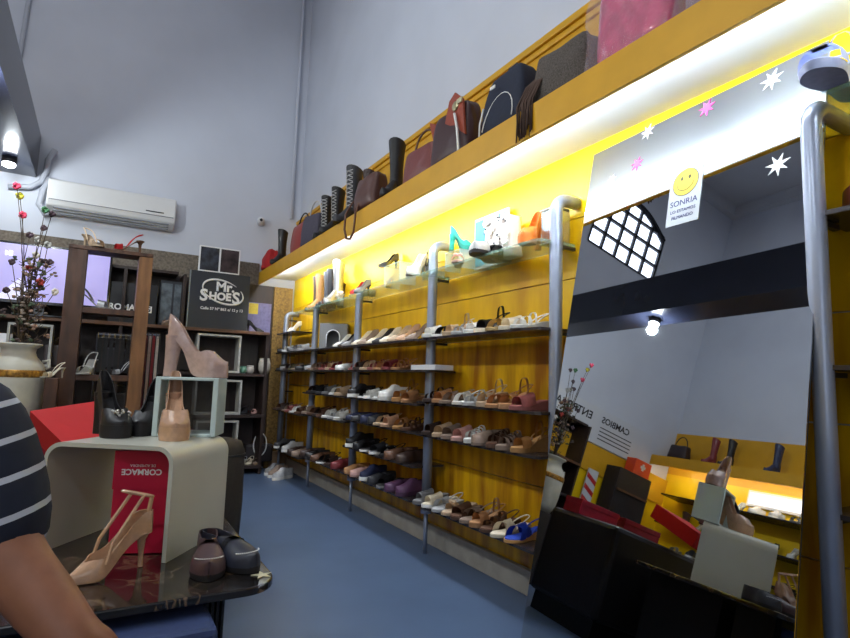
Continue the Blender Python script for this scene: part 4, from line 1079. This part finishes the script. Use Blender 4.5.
fc = dict(pink=(206, 60, 92), yel=(190, 180, 50), green=(60, 110, 70), dark=(78, 58, 66), white=(224, 216, 206), red=(190, 66, 54), pale=(170, 168, 160))
for c_, es in heads.items():
    for e in es:
        bm = bmesh.new()
        for q in range(7):
            a = q*.9; rr = .016 if c_ != 'dark' else .012
            bball(bm, e+Vector((rr*.8*math.cos(a)+random.uniform(-.003, .003), rr*.5*math.sin(a*2), rr*.8*math.sin(a))), (.010, .007, .010), 6)
        bball(bm, e, (.009, .009, .009), 6)
        from_bm('blossom', bm, mat('blossom_'+c_, fc[c_], .7), vt, True)
for k in range(95):
    z = random.uniform(.46, .95); e = Vector((random.gauss(.03, .045), random.gauss(0, .03), z)); bm = bmesh.new()
    for q in range(3): bball(bm, e+Vector([random.uniform(-.012, .012) for _ in range(3)]), (.012, .004, .007), 6)
    o = from_bm('leaf', bm, mat('leaf_%d' % (k % 4), ((84, 68, 66), (140, 124, 110), (74, 86, 64), (170, 136, 118))[k % 4], .8), vt, True)
# stand for the vase
tag(box('plant_stand', vc.x-.17, vc.x+.17, YV-.17, YV+.17, 0, at(20, 344, Y=YV).z-.455*1.25-.002, mat('dark_stand', (46, 40, 40), .5), bevel=.006), 'dark square pedestal under the cream vase', 'stand')
shoe('heel_sandal', 'ivory', (at(54, 362, Y=4.7).x, 4.71, 1.04), 215, 'ivory sandal on a small stand right of the vase', None, scale=.8)
tag(box('shoe_stand', at(54, 362, Y=4.7).x-.04, at(54, 362, Y=4.7).x+.04, 4.66, 4.76, 0, 1.039, M_rw, bevel=.005), 'dark narrow shoe stand between vase and wooden rack', 'stand')

# ------------------------------------------------------------------ foreground: marble table, stool, shoes
ZTB = .55
M_marb = mat('dark_marble', (44, 38, 34), .07, 0, .4, 7, rgb2=(20, 18, 18), coat=.4)
_nt = M_marb.node_tree; _v = _nt.nodes.new('ShaderNodeTexNoise'); _v.inputs['Scale'].default_value = 3.2; _v.inputs['Detail'].default_value = 8; _v.inputs['Distortion'].default_value = 1.6
_r2 = _nt.nodes.new('ShaderNodeValToRGB'); _r2.color_ramp.elements[0].position = .485; _r2.color_ramp.elements[1].position = .5
_r2.color_ramp.elements[0].color = (0, 0, 0, 1); _r2.color_ramp.elements[1].color = (.5, .5, .5, 1); _e = _r2.color_ramp.elements.new(.515); _e.color = (0, 0, 0, 1)
_mx = _nt.nodes.new('ShaderNodeMix'); _mx.data_type = 'RGBA'; _mx.inputs[7].default_value = (*lin((150, 120, 90)), 1)
_tc = _nt.nodes['Texture Coordinate']; _nt.links.new(_tc.outputs['Object'], _v.inputs[0]); _nt.links.new(_v.outputs[0], _r2.inputs[0]); _nt.links.new(_r2.outputs[0], _mx.inputs[0])
_nt.links.new(_nt.nodes['Color Ramp'].outputs[0], _mx.inputs[6]); _nt.links.new(_mx.outputs[2], _nt.nodes['Principled BSDF'].inputs['Base Color'])
tb_ = thing('marble_table', 'low dark marble table with a rounded corner holding the display stool', 'table', (0, 2.0, 0))
bm = bmesh.new(); x0, x1, y0, y1 = -.75, .465, 1.525-2.0, 2.50-2.0; pts = []
for cx, cy, r, a0 in ((x0+.03, y0+.03, .03, PI), (x1-.09, y0+.09, .09, 1.5*PI), (x1-.06, y1-.06, .06, 0), (x0+.03, y1-.03, .03, PI/2)):
    for k in range(9): a = a0+PI/2*k/8; pts.append((cx+r*math.cos(a), cy+r*math.sin(a)))
A = [bm.verts.new((x, y, ZTB-.022)) for x, y in pts]; B = [bm.verts.new((x, y, ZTB)) for x, y in pts]
bm.faces.new(A[::-1]); bm.faces.new(B)
for i in range(len(A)): bm.faces.new((A[i], A[(i+1) % len(A)], B[(i+1) % len(A)], B[i]))
from_bm('tabletop', bm, M_marb, tb_, False, .004)
M_blk = mat('black_lacquer', (16, 16, 18), .35)
box('base', -.70, .33, -.03, .45, 0, ZTB-.022, M_blk, tb_)
bm = bmesh.new()
for k in range(4): bbox(bm, .305+.014*k, .312+.014*k, -.33, -.13, 0, ZTB-.023)
bbox(bm, .30, .355, -.30, -.28, 0, ZTB-.023)
from_bm('leg', bm, M_blk, tb_)
# blue bench
bn = thing('bench', 'dark blue upholstered bench in front of the marble table', 'bench', (-.3, 1.0, 0))
box('cushion', -.75, .597, .44, .90, .39, .50, cm((50, 64, 104), 'cloth'), bn, .015)
box('base', -.72, .56, .46, .88, 0, .39, M_blk, bn)
bs = thing('stool', 'low dark stool under the seated person', 'stool', (-.40, .82, 0))
box('seat', -.2, .2, -.2, .2, .36, .43, M_blk, bs, .01); box('base', -.15, .15, -.15, .15, 0, .36, M_blk, bs)
# display stool: inverted U with rounded corners
qx, qy, qa = .211, 1.817, math.radians(36.4)
st = thing('display_stool', 'glossy ivory inverted-U display stool on the marble table', 'display stand', (qx, qy, ZTB+.001), -qa)
W_, D_, H_ = .417, .358, .33
prof = [(0, 0)]; r = .055
for k in range(9): a = k*PI/16; prof.append((-r+r*math.cos(a), H_-r+r*math.sin(a)))
for k in range(9): a = PI/2+k*PI/16; prof.append((-W_+r+r*math.cos(a), H_-r+r*math.sin(a)))
prof.append((-W_, 0))
e = .013
inn = [(-e, 0)]
ri = r-e
for k in range(9): a = k*PI/16; inn.append((-r+ri*math.cos(a), H_-r+ri*math.sin(a)))
for k in range(9): a = PI/2+k*PI/16; inn.append((-W_+r+ri*math.cos(a), H_-r+ri*math.sin(a)))
inn.append((-W_+e, 0))
bm = bmesh.new()
O0 = [bm.verts.new((x, 0, z)) for x, z in prof]; O1 = [bm.verts.new((x, D_, z)) for x, z in prof]
I0 = [bm.verts.new((x, 0, z)) for x, z in inn]; I1 = [bm.verts.new((x, D_, z)) for x, z in inn]
for i in range(len(prof)-1):
    bm.faces.new((O0[i], O0[i+1], O1[i+1], O1[i])); bm.faces.new((I0[i], I1[i], I1[i+1], I0[i+1]))
    bm.faces.new((O0[i], I0[i], I0[i+1], O0[i+1])); bm.faces.new((O1[i], O1[i+1], I1[i+1], I1[i]))
bm.faces.new((O0[0], O1[0], I1[0], I0[0])); bm.faces.new((O0[-1], I0[-1], I1[-1], O1[-1]))
M_stool = mat('ivory_acrylic', (200, 199, 186), .25, 0, .02, 5)
o = from_bm('shell', bm, M_stool, st, True, 0)
md = o.modifiers.new('e', 'EDGE_SPLIT'); md.split_angle = math.radians(35)
ZS = ZTB+H_+.001
# magenta shoe box standing inside
def stool_pt(u, v, z=0): # u along front (negative = left), v depth
    c_, s_ = math.cos(-qa), math.sin(-qa)
    return Vector((qx+u*c_-v*s_, qy+u*s_+v*c_, z))
M_mag = mat('magenta_card', (196, 28, 66), .35, 0, .04, 6); 
rb = thing('red_shoe_box', 'crimson shoe box standing upside down inside the display stool', 'box', stool_pt(-.135, .06, ZTB+.002), math.radians(-22))
box('box_body', -.078, .078, -.002, .10, 0, .305, M_mag, rb, bevel=.002)
box('lid_rim', -.080, .080, -.005, .02, .19, .3055, M_mag, rb)
text('lettering', 'CORMACE', .0245, (.002, -.0055, .243), (-1, 0, 0), (0, 0, -1), M_let, rb, .0004, bold=.0006)
text('lettering', 'DE ALMENDRA', .011, (.004, -.0055, .262), (-1, 0, 0), (0, 0, -1), M_let, rb, .0003)
# dark shoe behind the nude one and the nude ankle-strap pump
shoe('ankle_strap_pump', 'nude', at(108, 575, Z=ZTB+.002), 207, 'nude ankle-strap pump with pointed toe on the marble table', None, 'nude', 'beige', 'patent', 1.08)
shoe('pump', 'black', stool_pt(-.27, .20, ZTB+.002), 250, 'black pump standing inside the ivory stool', None, 'black', 'black', scale=.95)
# loafers
M = None
for (px_, py_, dx, an, c_, l_) in ((203, 574, .02, 262, 'plum', 'dark plum loafer with black lining on the marble table, left of pair'), (240, 568, -.02, 292, 'slate', 'dark slate loafer with white stitching on the marble table, right of pair')):
    k_ = shoe('moccasin', c_, at(px_, py_, Z=ZTB+.002)+Vector((dx, .06, 0)), an, l_, 'pair of loafers on the marble table', 'black', 'black', 'leather', 1.06)
    bm = bmesh.new()
    for q in range(17):
        a_ = -1.25+2.5*q/16
        bball(bm, (.245*.5-.050+.034*math.cos(a_), .036*math.sin(a_)*1.0, .047+.004*math.cos(a_)), (.0022, .0022, .0016), 5)
    from_bm('stitching', bm, cm(COLS['white']), k_)
sp = at(262, 575, Z=ZTB+.001)
star('price_star', (0, 0, 0), .030, mat('cream_card', (226, 218, 184), .6), None, 5).location = sp
o = bpy.data.objects['price_star']; tag(o, 'small cream star-shaped card on the table corner', 'card')
# glass cube frame on stool
gy = math.radians(-6)
g1, g2 = at(157, 437, Z=ZS), at(213, 437, Z=ZS)
gx = (g1+g2)/2+Vector((.02, .07, 0))
gc = thing('glass_cube', 'pale green glass block riser standing on the ivory stool', 'display stand', (gx.x, gx.y, ZS+.0005), math.radians(-22))
M_gg = mat('green_acrylic', (222, 238, 234), .08, 0, .02, 5, alpha=.85)
s_ = .105; hgt = .205
bm = bmesh.new(); e = .018
for x_ in (-s_, s_-e):
    bbox(bm, x_, x_+e, -s_*.7, s_*.7, 0, hgt)
bbox(bm, -s_+e, s_-e, -s_*.7, s_*.7, 0, e*.6); bbox(bm, -s_+e, s_-e, -s_*.7, s_*.7, hgt-e*.6, hgt)
from_bm('block_frame', bm, M_gg, gc, False, .003)
box('front_glass', -s_+e, s_-e, s_*.7-.006, s_*.7, e*.6, hgt-e*.6, mat('tinted_glass', (120, 112, 106), .06, 0, .3, 20, alpha=.5), gc)
ZG = ZS+hgt+.002
def facing(px_, py_, z): return at(px_, py_, Z=z)
shoe('platform_pump', 'mauve', (gx.x+.01, gx.y+.0, ZG), -22, 'glossy pale pink platform pump on the glass block', None, 'mauve', 'mauve', 'patent', 1.03)
COLS['nudeglow'] = (196, 156, 128); CNAME['nudeglow'] = 'nude'
pz = at(173, 441, Z=ZS)
aim = math.degrees(math.atan2(-pz.y, -pz.x))
shoe('platform_pump', 'nudeglow', (pz.x-.07*math.cos(math.radians(aim))+0, pz.y-.085*math.sin(math.radians(aim)), ZS+.001), aim+4, 'nude platform pump facing the viewer on the ivory stool', None, 'nude', 'nude', 'patent', 1.03)
def pearls(root, c_, n, r, rad, m, name='ornament'):
    bm = bmesh.new()
    for k in range(n): bball(bm, Vector(c_)+Vector((random.uniform(-r, r)*.6, random.uniform(-r, r), random.uniform(-r, r)*.5)), rad, 6)
    return from_bm(name, bm, m, root, True)
p1 = at(119, 438, Z=ZS)
a1 = math.degrees(math.atan2(-p1.y, -p1.x))
k1 = shoe('platform_pump', 'black', (p1.x-.07*math.cos(math.radians(a1+25)), p1.y-.08*math.sin(math.radians(a1+25)), ZS+.001), a1+22, 'black platform pump with silver beads on the ivory stool', None, 'black', 'black', 'leather', 1.0)
pearls(k1, (.07, 0, .075), 26, .03, .005, mat('silver_bead', (210, 205, 195), .25, .6))
tube('gold_trim', [(-.09, .03, .12), (-.03, .034, .085), (.02, .036, .055)], .003, mat('gold_trim', (190, 150, 80), .3, .8), k1, 5)
p2 = at(144, 436, Z=ZS)
k2 = shoe('platform_pump', 'black', (p2.x+.01, p2.y+.07, ZS+.001), 250, 'black platform heel without beads behind the beaded pump', None, 'black', 'black', 'leather', .9)
pearls(k2, (.05, 0, .06), 8, .02, .006, cm((40, 40, 44), 'patent'), 'bow')
pc = at(219, 480, Y=3.75)
pf_ = thing('pouf', 'dark brown round pouf just behind the ivory stool', 'pouf', (pc.x, 3.75, 0))
lathe('cushion', [(.11, 0), (.14, .03), (.15, .3), (.145, .62), (.12, .68), (.05, .70)], cm((52, 44, 36), 'suede'), pf_, 24)
tube('piping', [(.146*math.cos(2*PI*k/24), .146*math.sin(2*PI*k/24), .60) for k in range(24)], .006, cm((40, 34, 30)), pf_, 6, closed=True)
# black ottoman with red boxes
ot = thing('black_ottoman', 'black leather ottoman block behind the marble table', 'ottoman', (0, 3.0, 0))
box('seat', -.9, .50, -.38, .30, .12, .70, mat('black_leather', (24, 22, 26), .4, 0, .1, 30), ot, .03)
box('plinth', -.86, .46, -.34, .26, 0, .12, M_blk, ot)
q = [at(30, 411, Y=2.75), at(97, 401, Y=2.85), at(99, 438, Y=2.45), at(62, 442, Y=2.45)]
cx = sum(q, Vector())/4
o = poly('tilted_box', [p_-cx for p_ in q], .10, mat('bright_red_card', (176, 10, 14), .85, 0, .03, 5), None, normal=(0.05, .25, -.96)); o.location = cx
tag(o, 'bright red shoe box tilted behind the black pumps', 'box')
for k, (x, y, z, c_, l_) in enumerate(((-.12, 3.12, .701, (150, 24, 40), 'dark red shoe box lying on the black ottoman'), (.30, 3.12, .701, (170, 26, 52), 'crimson shoe box on the ottoman beside white boxes, mirror view'))):
    t = thing('red_shoe_box', l_, 'box', (x, y, z), .1)
    box('box_body', -.16, .16, -.1, .1, 0, .09, mat('rb%d' % k, c_, .4), t, bevel=.002); box('lid', -.163, .163, -.103, .103, .07, .105, mat('rb%d' % k, c_, .4), t, bevel=.002)

# ------------------------------------------------------------------ seated person at the lower left
pr = thing('person', 'person in navy T-shirt with white stripes, bare forearm reaching to the bench', 'person', (-.40, .86, .44))
SK = mat('skin', (146, 96, 72), .5, 0, .08, 40, coat=.05)
L0 = Vector(pr.location)
sh = at(-18, 400, Y=.86); el = at(3, 552, Y=.80); wr = at(82, 650, Y=.72); kn = at(130, 655, Y=.76)
def skin(name, verts, edges, m, parent, root=0, sub=2):
    me = bpy.data.meshes.new(name); me.from_pydata([Vector(v[0])-L0 for v in verts], edges, [])
    o = link(name, me, None, parent)
    o.modifiers.new('skin', 'SKIN'); o.modifiers.new('sub', 'SUBSURF').levels = sub; o.modifiers['sub'].render_levels = sub
    sv = me.skin_vertices[0].data
    for i, v in enumerate(verts): sv[i].radius = v[1] if isinstance(v[1], tuple) else (v[1], v[1]); sv[i].use_root = (i == root)
    bpy.context.view_layer.update()
    me2 = bpy.data.meshes.new_from_object(o.evaluated_get(bpy.context.evaluated_depsgraph_get()))
    for p_ in me2.polygons: p_.use_smooth = True
    me2.materials.clear(); me2.materials.append(m)
    bpy.data.objects.remove(o)
    return link(name, me2, None, parent)
cxp = -.40; yp = .86
sh2 = Vector((cxp-(sh.x-cxp), yp, sh.z))
V = [((cxp, yp, .54), (.13, .10)), ((cxp, yp, .75), (.12, .09)), ((cxp, yp, .98), (.15, .10)), ((cxp, yp, 1.13), .06), ((cxp, yp, 1.20), .055), ((cxp, yp+.02, 1.30), (.075, .09)), ((cxp, yp+.02, 1.38), (.065, .08)),
     (tuple(sh), .045), (tuple(el), .038), (tuple(el.lerp(wr, .45)), .036), (tuple(wr), .028), (tuple(wr.lerp(kn, .7)), (.036, .02)),
     (tuple(sh2), .055), ((sh2.x-.03, yp, .86), .042), ((sh2.x+.05, yp+.22, .70), .034), ((sh2.x+.1, yp+.28, .68), .028),
     ((cxp+.11, yp+.08, .53), .085), ((cxp+.13, yp+.42, .52), .065), ((cxp+.12, yp+.44, .28), .05), ((cxp+.12, yp+.42, .08), .036), ((cxp+.12, yp+.5, .04), .03),
     ((cxp-.11, yp+.08, .53), .085), ((cxp-.13, yp+.42, .52), .065), ((cxp-.12, yp+.44, .28), .05), ((cxp-.12, yp+.42, .08), .036), ((cxp-.12, yp+.5, .04), .03)]
E_ = [(0, 1), (1, 2), (2, 3), (3, 4), (4, 5), (5, 6), (2, 7), (7, 8), (8, 9), (9, 10), (10, 11), (2, 12), (12, 13), (13, 14), (14, 15), (0, 16), (16, 17), (17, 18), (18, 19), (19, 20), (0, 21), (21, 22), (22, 23), (23, 24), (24, 25)]
skin('body', V, E_, SK, pr)
# fingers of the near hand, resting on the bench front
hd = (kn-wr).normalized(); side = hd.cross(Vector((0, 0, 1))).normalized()
FV, FE = [], []
tipz = at(172, 640, Y=.80)
for k in range(4):
    b_ = kn+side*(.024-.016*k)-hd*.02; ln = (.070, .078, .074, .060)[k]
    base = len(FV)
    FV += [(tuple(b_-hd*.01), .0095), (tuple(b_+hd*.03), .0092), (tuple(b_+hd*(.03+ln*.35)+Vector((0, 0, .006))), .0085), (tuple(b_+hd*(.03+ln*.75)-Vector((0, 0, .004))), .007)]
    FE += [(base, base+1), (base+1, base+2), (base+2, base+3)]
    pass
for k in range(4): skin('finger', FV[k*4:k*4+4], [(0, 1), (1, 2), (2, 3)], SK, pr, 0, 2)
b_ = wr.lerp(kn, .5)-side*.03
skin('thumb', [(tuple(b_+side*.01), .012), (tuple(b_-side*.02+hd*.03), .011), (tuple(b_-side*.03+hd*.06), .009)], [(0, 1), (1, 2)], SK, pr)
# shirt
M_sh = mat('navy_striped_jersey', (26, 32, 50), .85, 0, .08, 60)
nt = M_sh.node_tree; tc = nt.nodes['Texture Coordinate']; sx_ = nt.nodes.new('ShaderNodeSeparateXYZ'); nt.links.new(tc.outputs['Object'], sx_.inputs[0])
m1 = nt.nodes.new('ShaderNodeMath'); m1.operation = 'MULTIPLY_ADD'; m1.inputs[1].default_value = -.32; nt.links.new(sx_.outputs[0], m1.inputs[0]); nt.links.new(sx_.outputs[2], m1.inputs[2])
m2 = nt.nodes.new('ShaderNodeMath'); m2.operation = 'DIVIDE'; m2.inputs[1].default_value = .043; nt.links.new(m1.outputs[0], m2.inputs[0])
m3 = nt.nodes.new('ShaderNodeMath'); m3.operation = 'FRACT'; nt.links.new(m2.outputs[0], m3.inputs[0])
m4 = nt.nodes.new('ShaderNodeMath'); m4.operation = 'LESS_THAN'; m4.inputs[1].default_value = .17; nt.links.new(m3.outputs[0], m4.inputs[0])
mx = nt.nodes.new('ShaderNodeMix'); mx.data_type = 'RGBA'; mx.inputs[7].default_value = (*lin((190, 196, 208)), 1)
nt.links.new(nt.nodes['Color Ramp'].outputs[0], mx.inputs[6]); nt.links.new(m4.outputs[0], mx.inputs[0]); nt.links.new(mx.outputs[2], nt.nodes['Principled BSDF'].inputs['Base Color'])
elh = el+(sh-el)*-.05
Vs = [((cxp, yp, .52), (.155, .12)), ((cxp, yp, .75), (.14, .11)), ((cxp, yp, .98), (.17, .115)), ((cxp, yp, 1.10), .085),
      (tuple(sh+Vector((-.01, 0, 0))), .072), (tuple(sh.lerp(el, .5)), .060), (tuple(el+Vector((.003, 0, -.030))), .061), (tuple(sh2), .07), ((sh2.x-.02, yp, .93), .06)]
skin('t_shirt', Vs, [(0, 1), (1, 2), (2, 3), (2, 4), (4, 5), (5, 6), (2, 7), (7, 8)], M_sh, pr)
Vt = [((cxp, yp, .53), (.14, .11)), ((cxp+.11, yp+.08, .535), .092), ((cxp+.13, yp+.42, .525), .075), ((cxp+.12, yp+.44, .28), .062), ((cxp+.12, yp+.42, .10), .055), ((cxp-.11, yp+.08, .535), .092), ((cxp-.13, yp+.42, .525), .075), ((cxp-.12, yp+.44, .28), .062), ((cxp-.12, yp+.42, .10), .055)]
skin('trousers', Vt, [(0, 1), (1, 2), (2, 3), (3, 4), (0, 5), (5, 6), (6, 7), (7, 8)], cm((52, 56, 70), 'cloth'), pr)
bm = bmesh.new(); bball(bm, (0, -.005, 1.37-L0.z), (.085, .105, .08), 16); from_bm('hair', bm, cm((40, 32, 28), 'suede'), pr, True)

# ------------------------------------------------------------------ the far left side, visible in the mirror
M_ban = mat('banner_white', (206, 208, 214), .7, 0, .02, 4)
bn_ = thing('wall_banner', 'white notice board with black ENTREGA and CAMBIOS text, seen in the mirror', 'sign', (-2.68, YB-.03, 2.05))
box('panel', -1.07, 1.07, -.01, .01, 0, .55, M_ban, bn_)
K_ = cm((28, 28, 32))
text('lettering', 'ENTREGA', .17, (.60, -.012, .38), (1, 0, 0), (0, 0, 1), K_, bn_, .001, bold=.003)
text('lettering', 'CAMBIOS', .14, (-.27, -.012, .40), (1, 0, 0), (0, 0, 1), K_, bn_, .001, bold=.003)
bm = bmesh.new()
for k in range(4): bbox(bm, -.66, .02, -.0125, -.0105, .27-.06*k, .285-.06*k)
from_bm('fine_print', bm, K_, bn_)
poly('arrow', [(.48, -.0105, .19), (.56, -.0105, .09), (.64, -.0105, .19), (.59, -.0105, .19), (.59, -.0105, .25), (.53, -.0105, .25), (.53, -.0105, .19)], .002, K_, bn_, normal=(0, -1, 0))
struct(box('trim_10', XL+.02, -2.2, YB-.02, YB, .0, 1.62, M_ylit))
struct(box('trim_11', XL+.02, -1.65, YB-.05, YB-.0, 2.03-.41, 2.03, M_yel))
# back-left fixtures
dk = thing('dark_display_cabinet', 'dark tall open cabinet on the back wall, seen in the mirror', 'cabinet', (-3.30, YB-.06, 0))
box('cabinet_body', -.33, .33, -.3, -.0, 0, 1.84, M_dark, dk, .005)
box('shelf_board', -.30, .30, -.34, -.3, 1.5, 1.53, M_wood, dk); box('shelf_board', -.30, .30, -.34, -.3, 1.0, 1.03, M_wood, dk)
sp_ = thing('striped_board', 'white board with red diagonal stripes, seen in the mirror', 'board', (-2.72, YB-.1, 0))
box('board', -.10, .10, -.01, .01, 0, 1.66, M_ban, sp_)
for k in range(5): poly('stripe', [(-.10, -.0105, .75+.17*k), (.10, -.0105, .85+.17*k), (.10, -.0105, .92+.17*k), (-.10, -.0105, .82+.17*k)], .002, cm((190, 36, 40)), sp_, normal=(0, -1, 0))
fa = thing('first_aid_box', 'orange red box with white cross, seen in the mirror', 'box', (-3.42, 6.62, 1.841))
box('case', -.17, .17, -.1, .1, 0, .24, cm((226, 70, 30)), fa, .01); box('emblem', -.05, .05, -.103, -.1, .12, .16, M_let, fa); box('emblem', -.02, .02, -.103, -.1, .09, .19, M_let, fa)
# shelves and stock along the left wall
for k, (z, lab) in enumerate(((1.75, 'upper grey shelf on the opposite wall, seen in the mirror'), (1.32, 'middle grey shelf on the opposite wall, seen in the mirror'), (.95, 'lower grey shelf on the opposite wall, seen in the mirror'))):
    tag(box('wall_shelf', XL+.021, XL+.42, 2.2, 6.5, z-.02, z, M_shelf, bevel=.003), lab, 'shelf', 'shelves on the opposite wall')
i = 0
for z, lev in ((1.751, 'upper'), (1.321, 'middle'), (.951, 'lower')):
    ks = ['sneaker:grey:white', 'clog:silver', 'ankle_boot:charcoal', 'sneaker:white', 'loafer:black', 'pump:ivory', 'sneaker:charcoal:white', 'wedge:grey', 'pump:white', 'cross:black', 'ankle_boot:brown', 'slide:silver', 'sneaker:silver:white', 'pump:black']
    n = 14
    for j in range(n):
        p = ks[(j*5+i) % len(ks)].split(':')
        y = 2.45+(6.3-2.45)*(j+.5)/n
        if lev == 'upper' and j > 11: continue
        shoe(p[0], p[1], (XL+.22, y, z), random.uniform(-15, 15), '%s %s, %s from near end, %s shelf in the mirror' % (CNAME.get(p[1], p[1]), WORD[p[0]], ORD[j], lev), 'shoes on the opposite wall', p[2] if len(p) > 2 else None, scale=1.15)
    i += 1
for y, c_, l_ in ((5.9, 'maroon', 'dark maroon tall boot on the opposite fascia, in the mirror'), (5.62, 'black', 'black tall boot on the opposite fascia, in the mirror'), (4.92, 'navy', 'navy tall boot on the opposite fascia, in the mirror')):
    shoe('tall_boot', c_, (-4.0, y, 2.331), 10, l_, 'boots on the opposite fascia', scale=1.0)
bag('dark_bag', 'dark handbag on the opposite fascia, in the mirror', (-4.0, 6.45, 2.331), (.18, .36, .24), 0, cm((50, 34, 34)))
wl = thing('light_box', 'bright white framed light panel on the opposite wall, in the mirror', 'lamp', (XL+.045, 4.85, 1.90))
box('frame', -.02, .02, -.5, .5, 0, .22, M_let, wl); box('diffuser', .0205, .03, -.47, .47, .03, .19, mat('lit_white', (240, 244, 255), .4, 0, .01, 3, emit=1.3), wl)
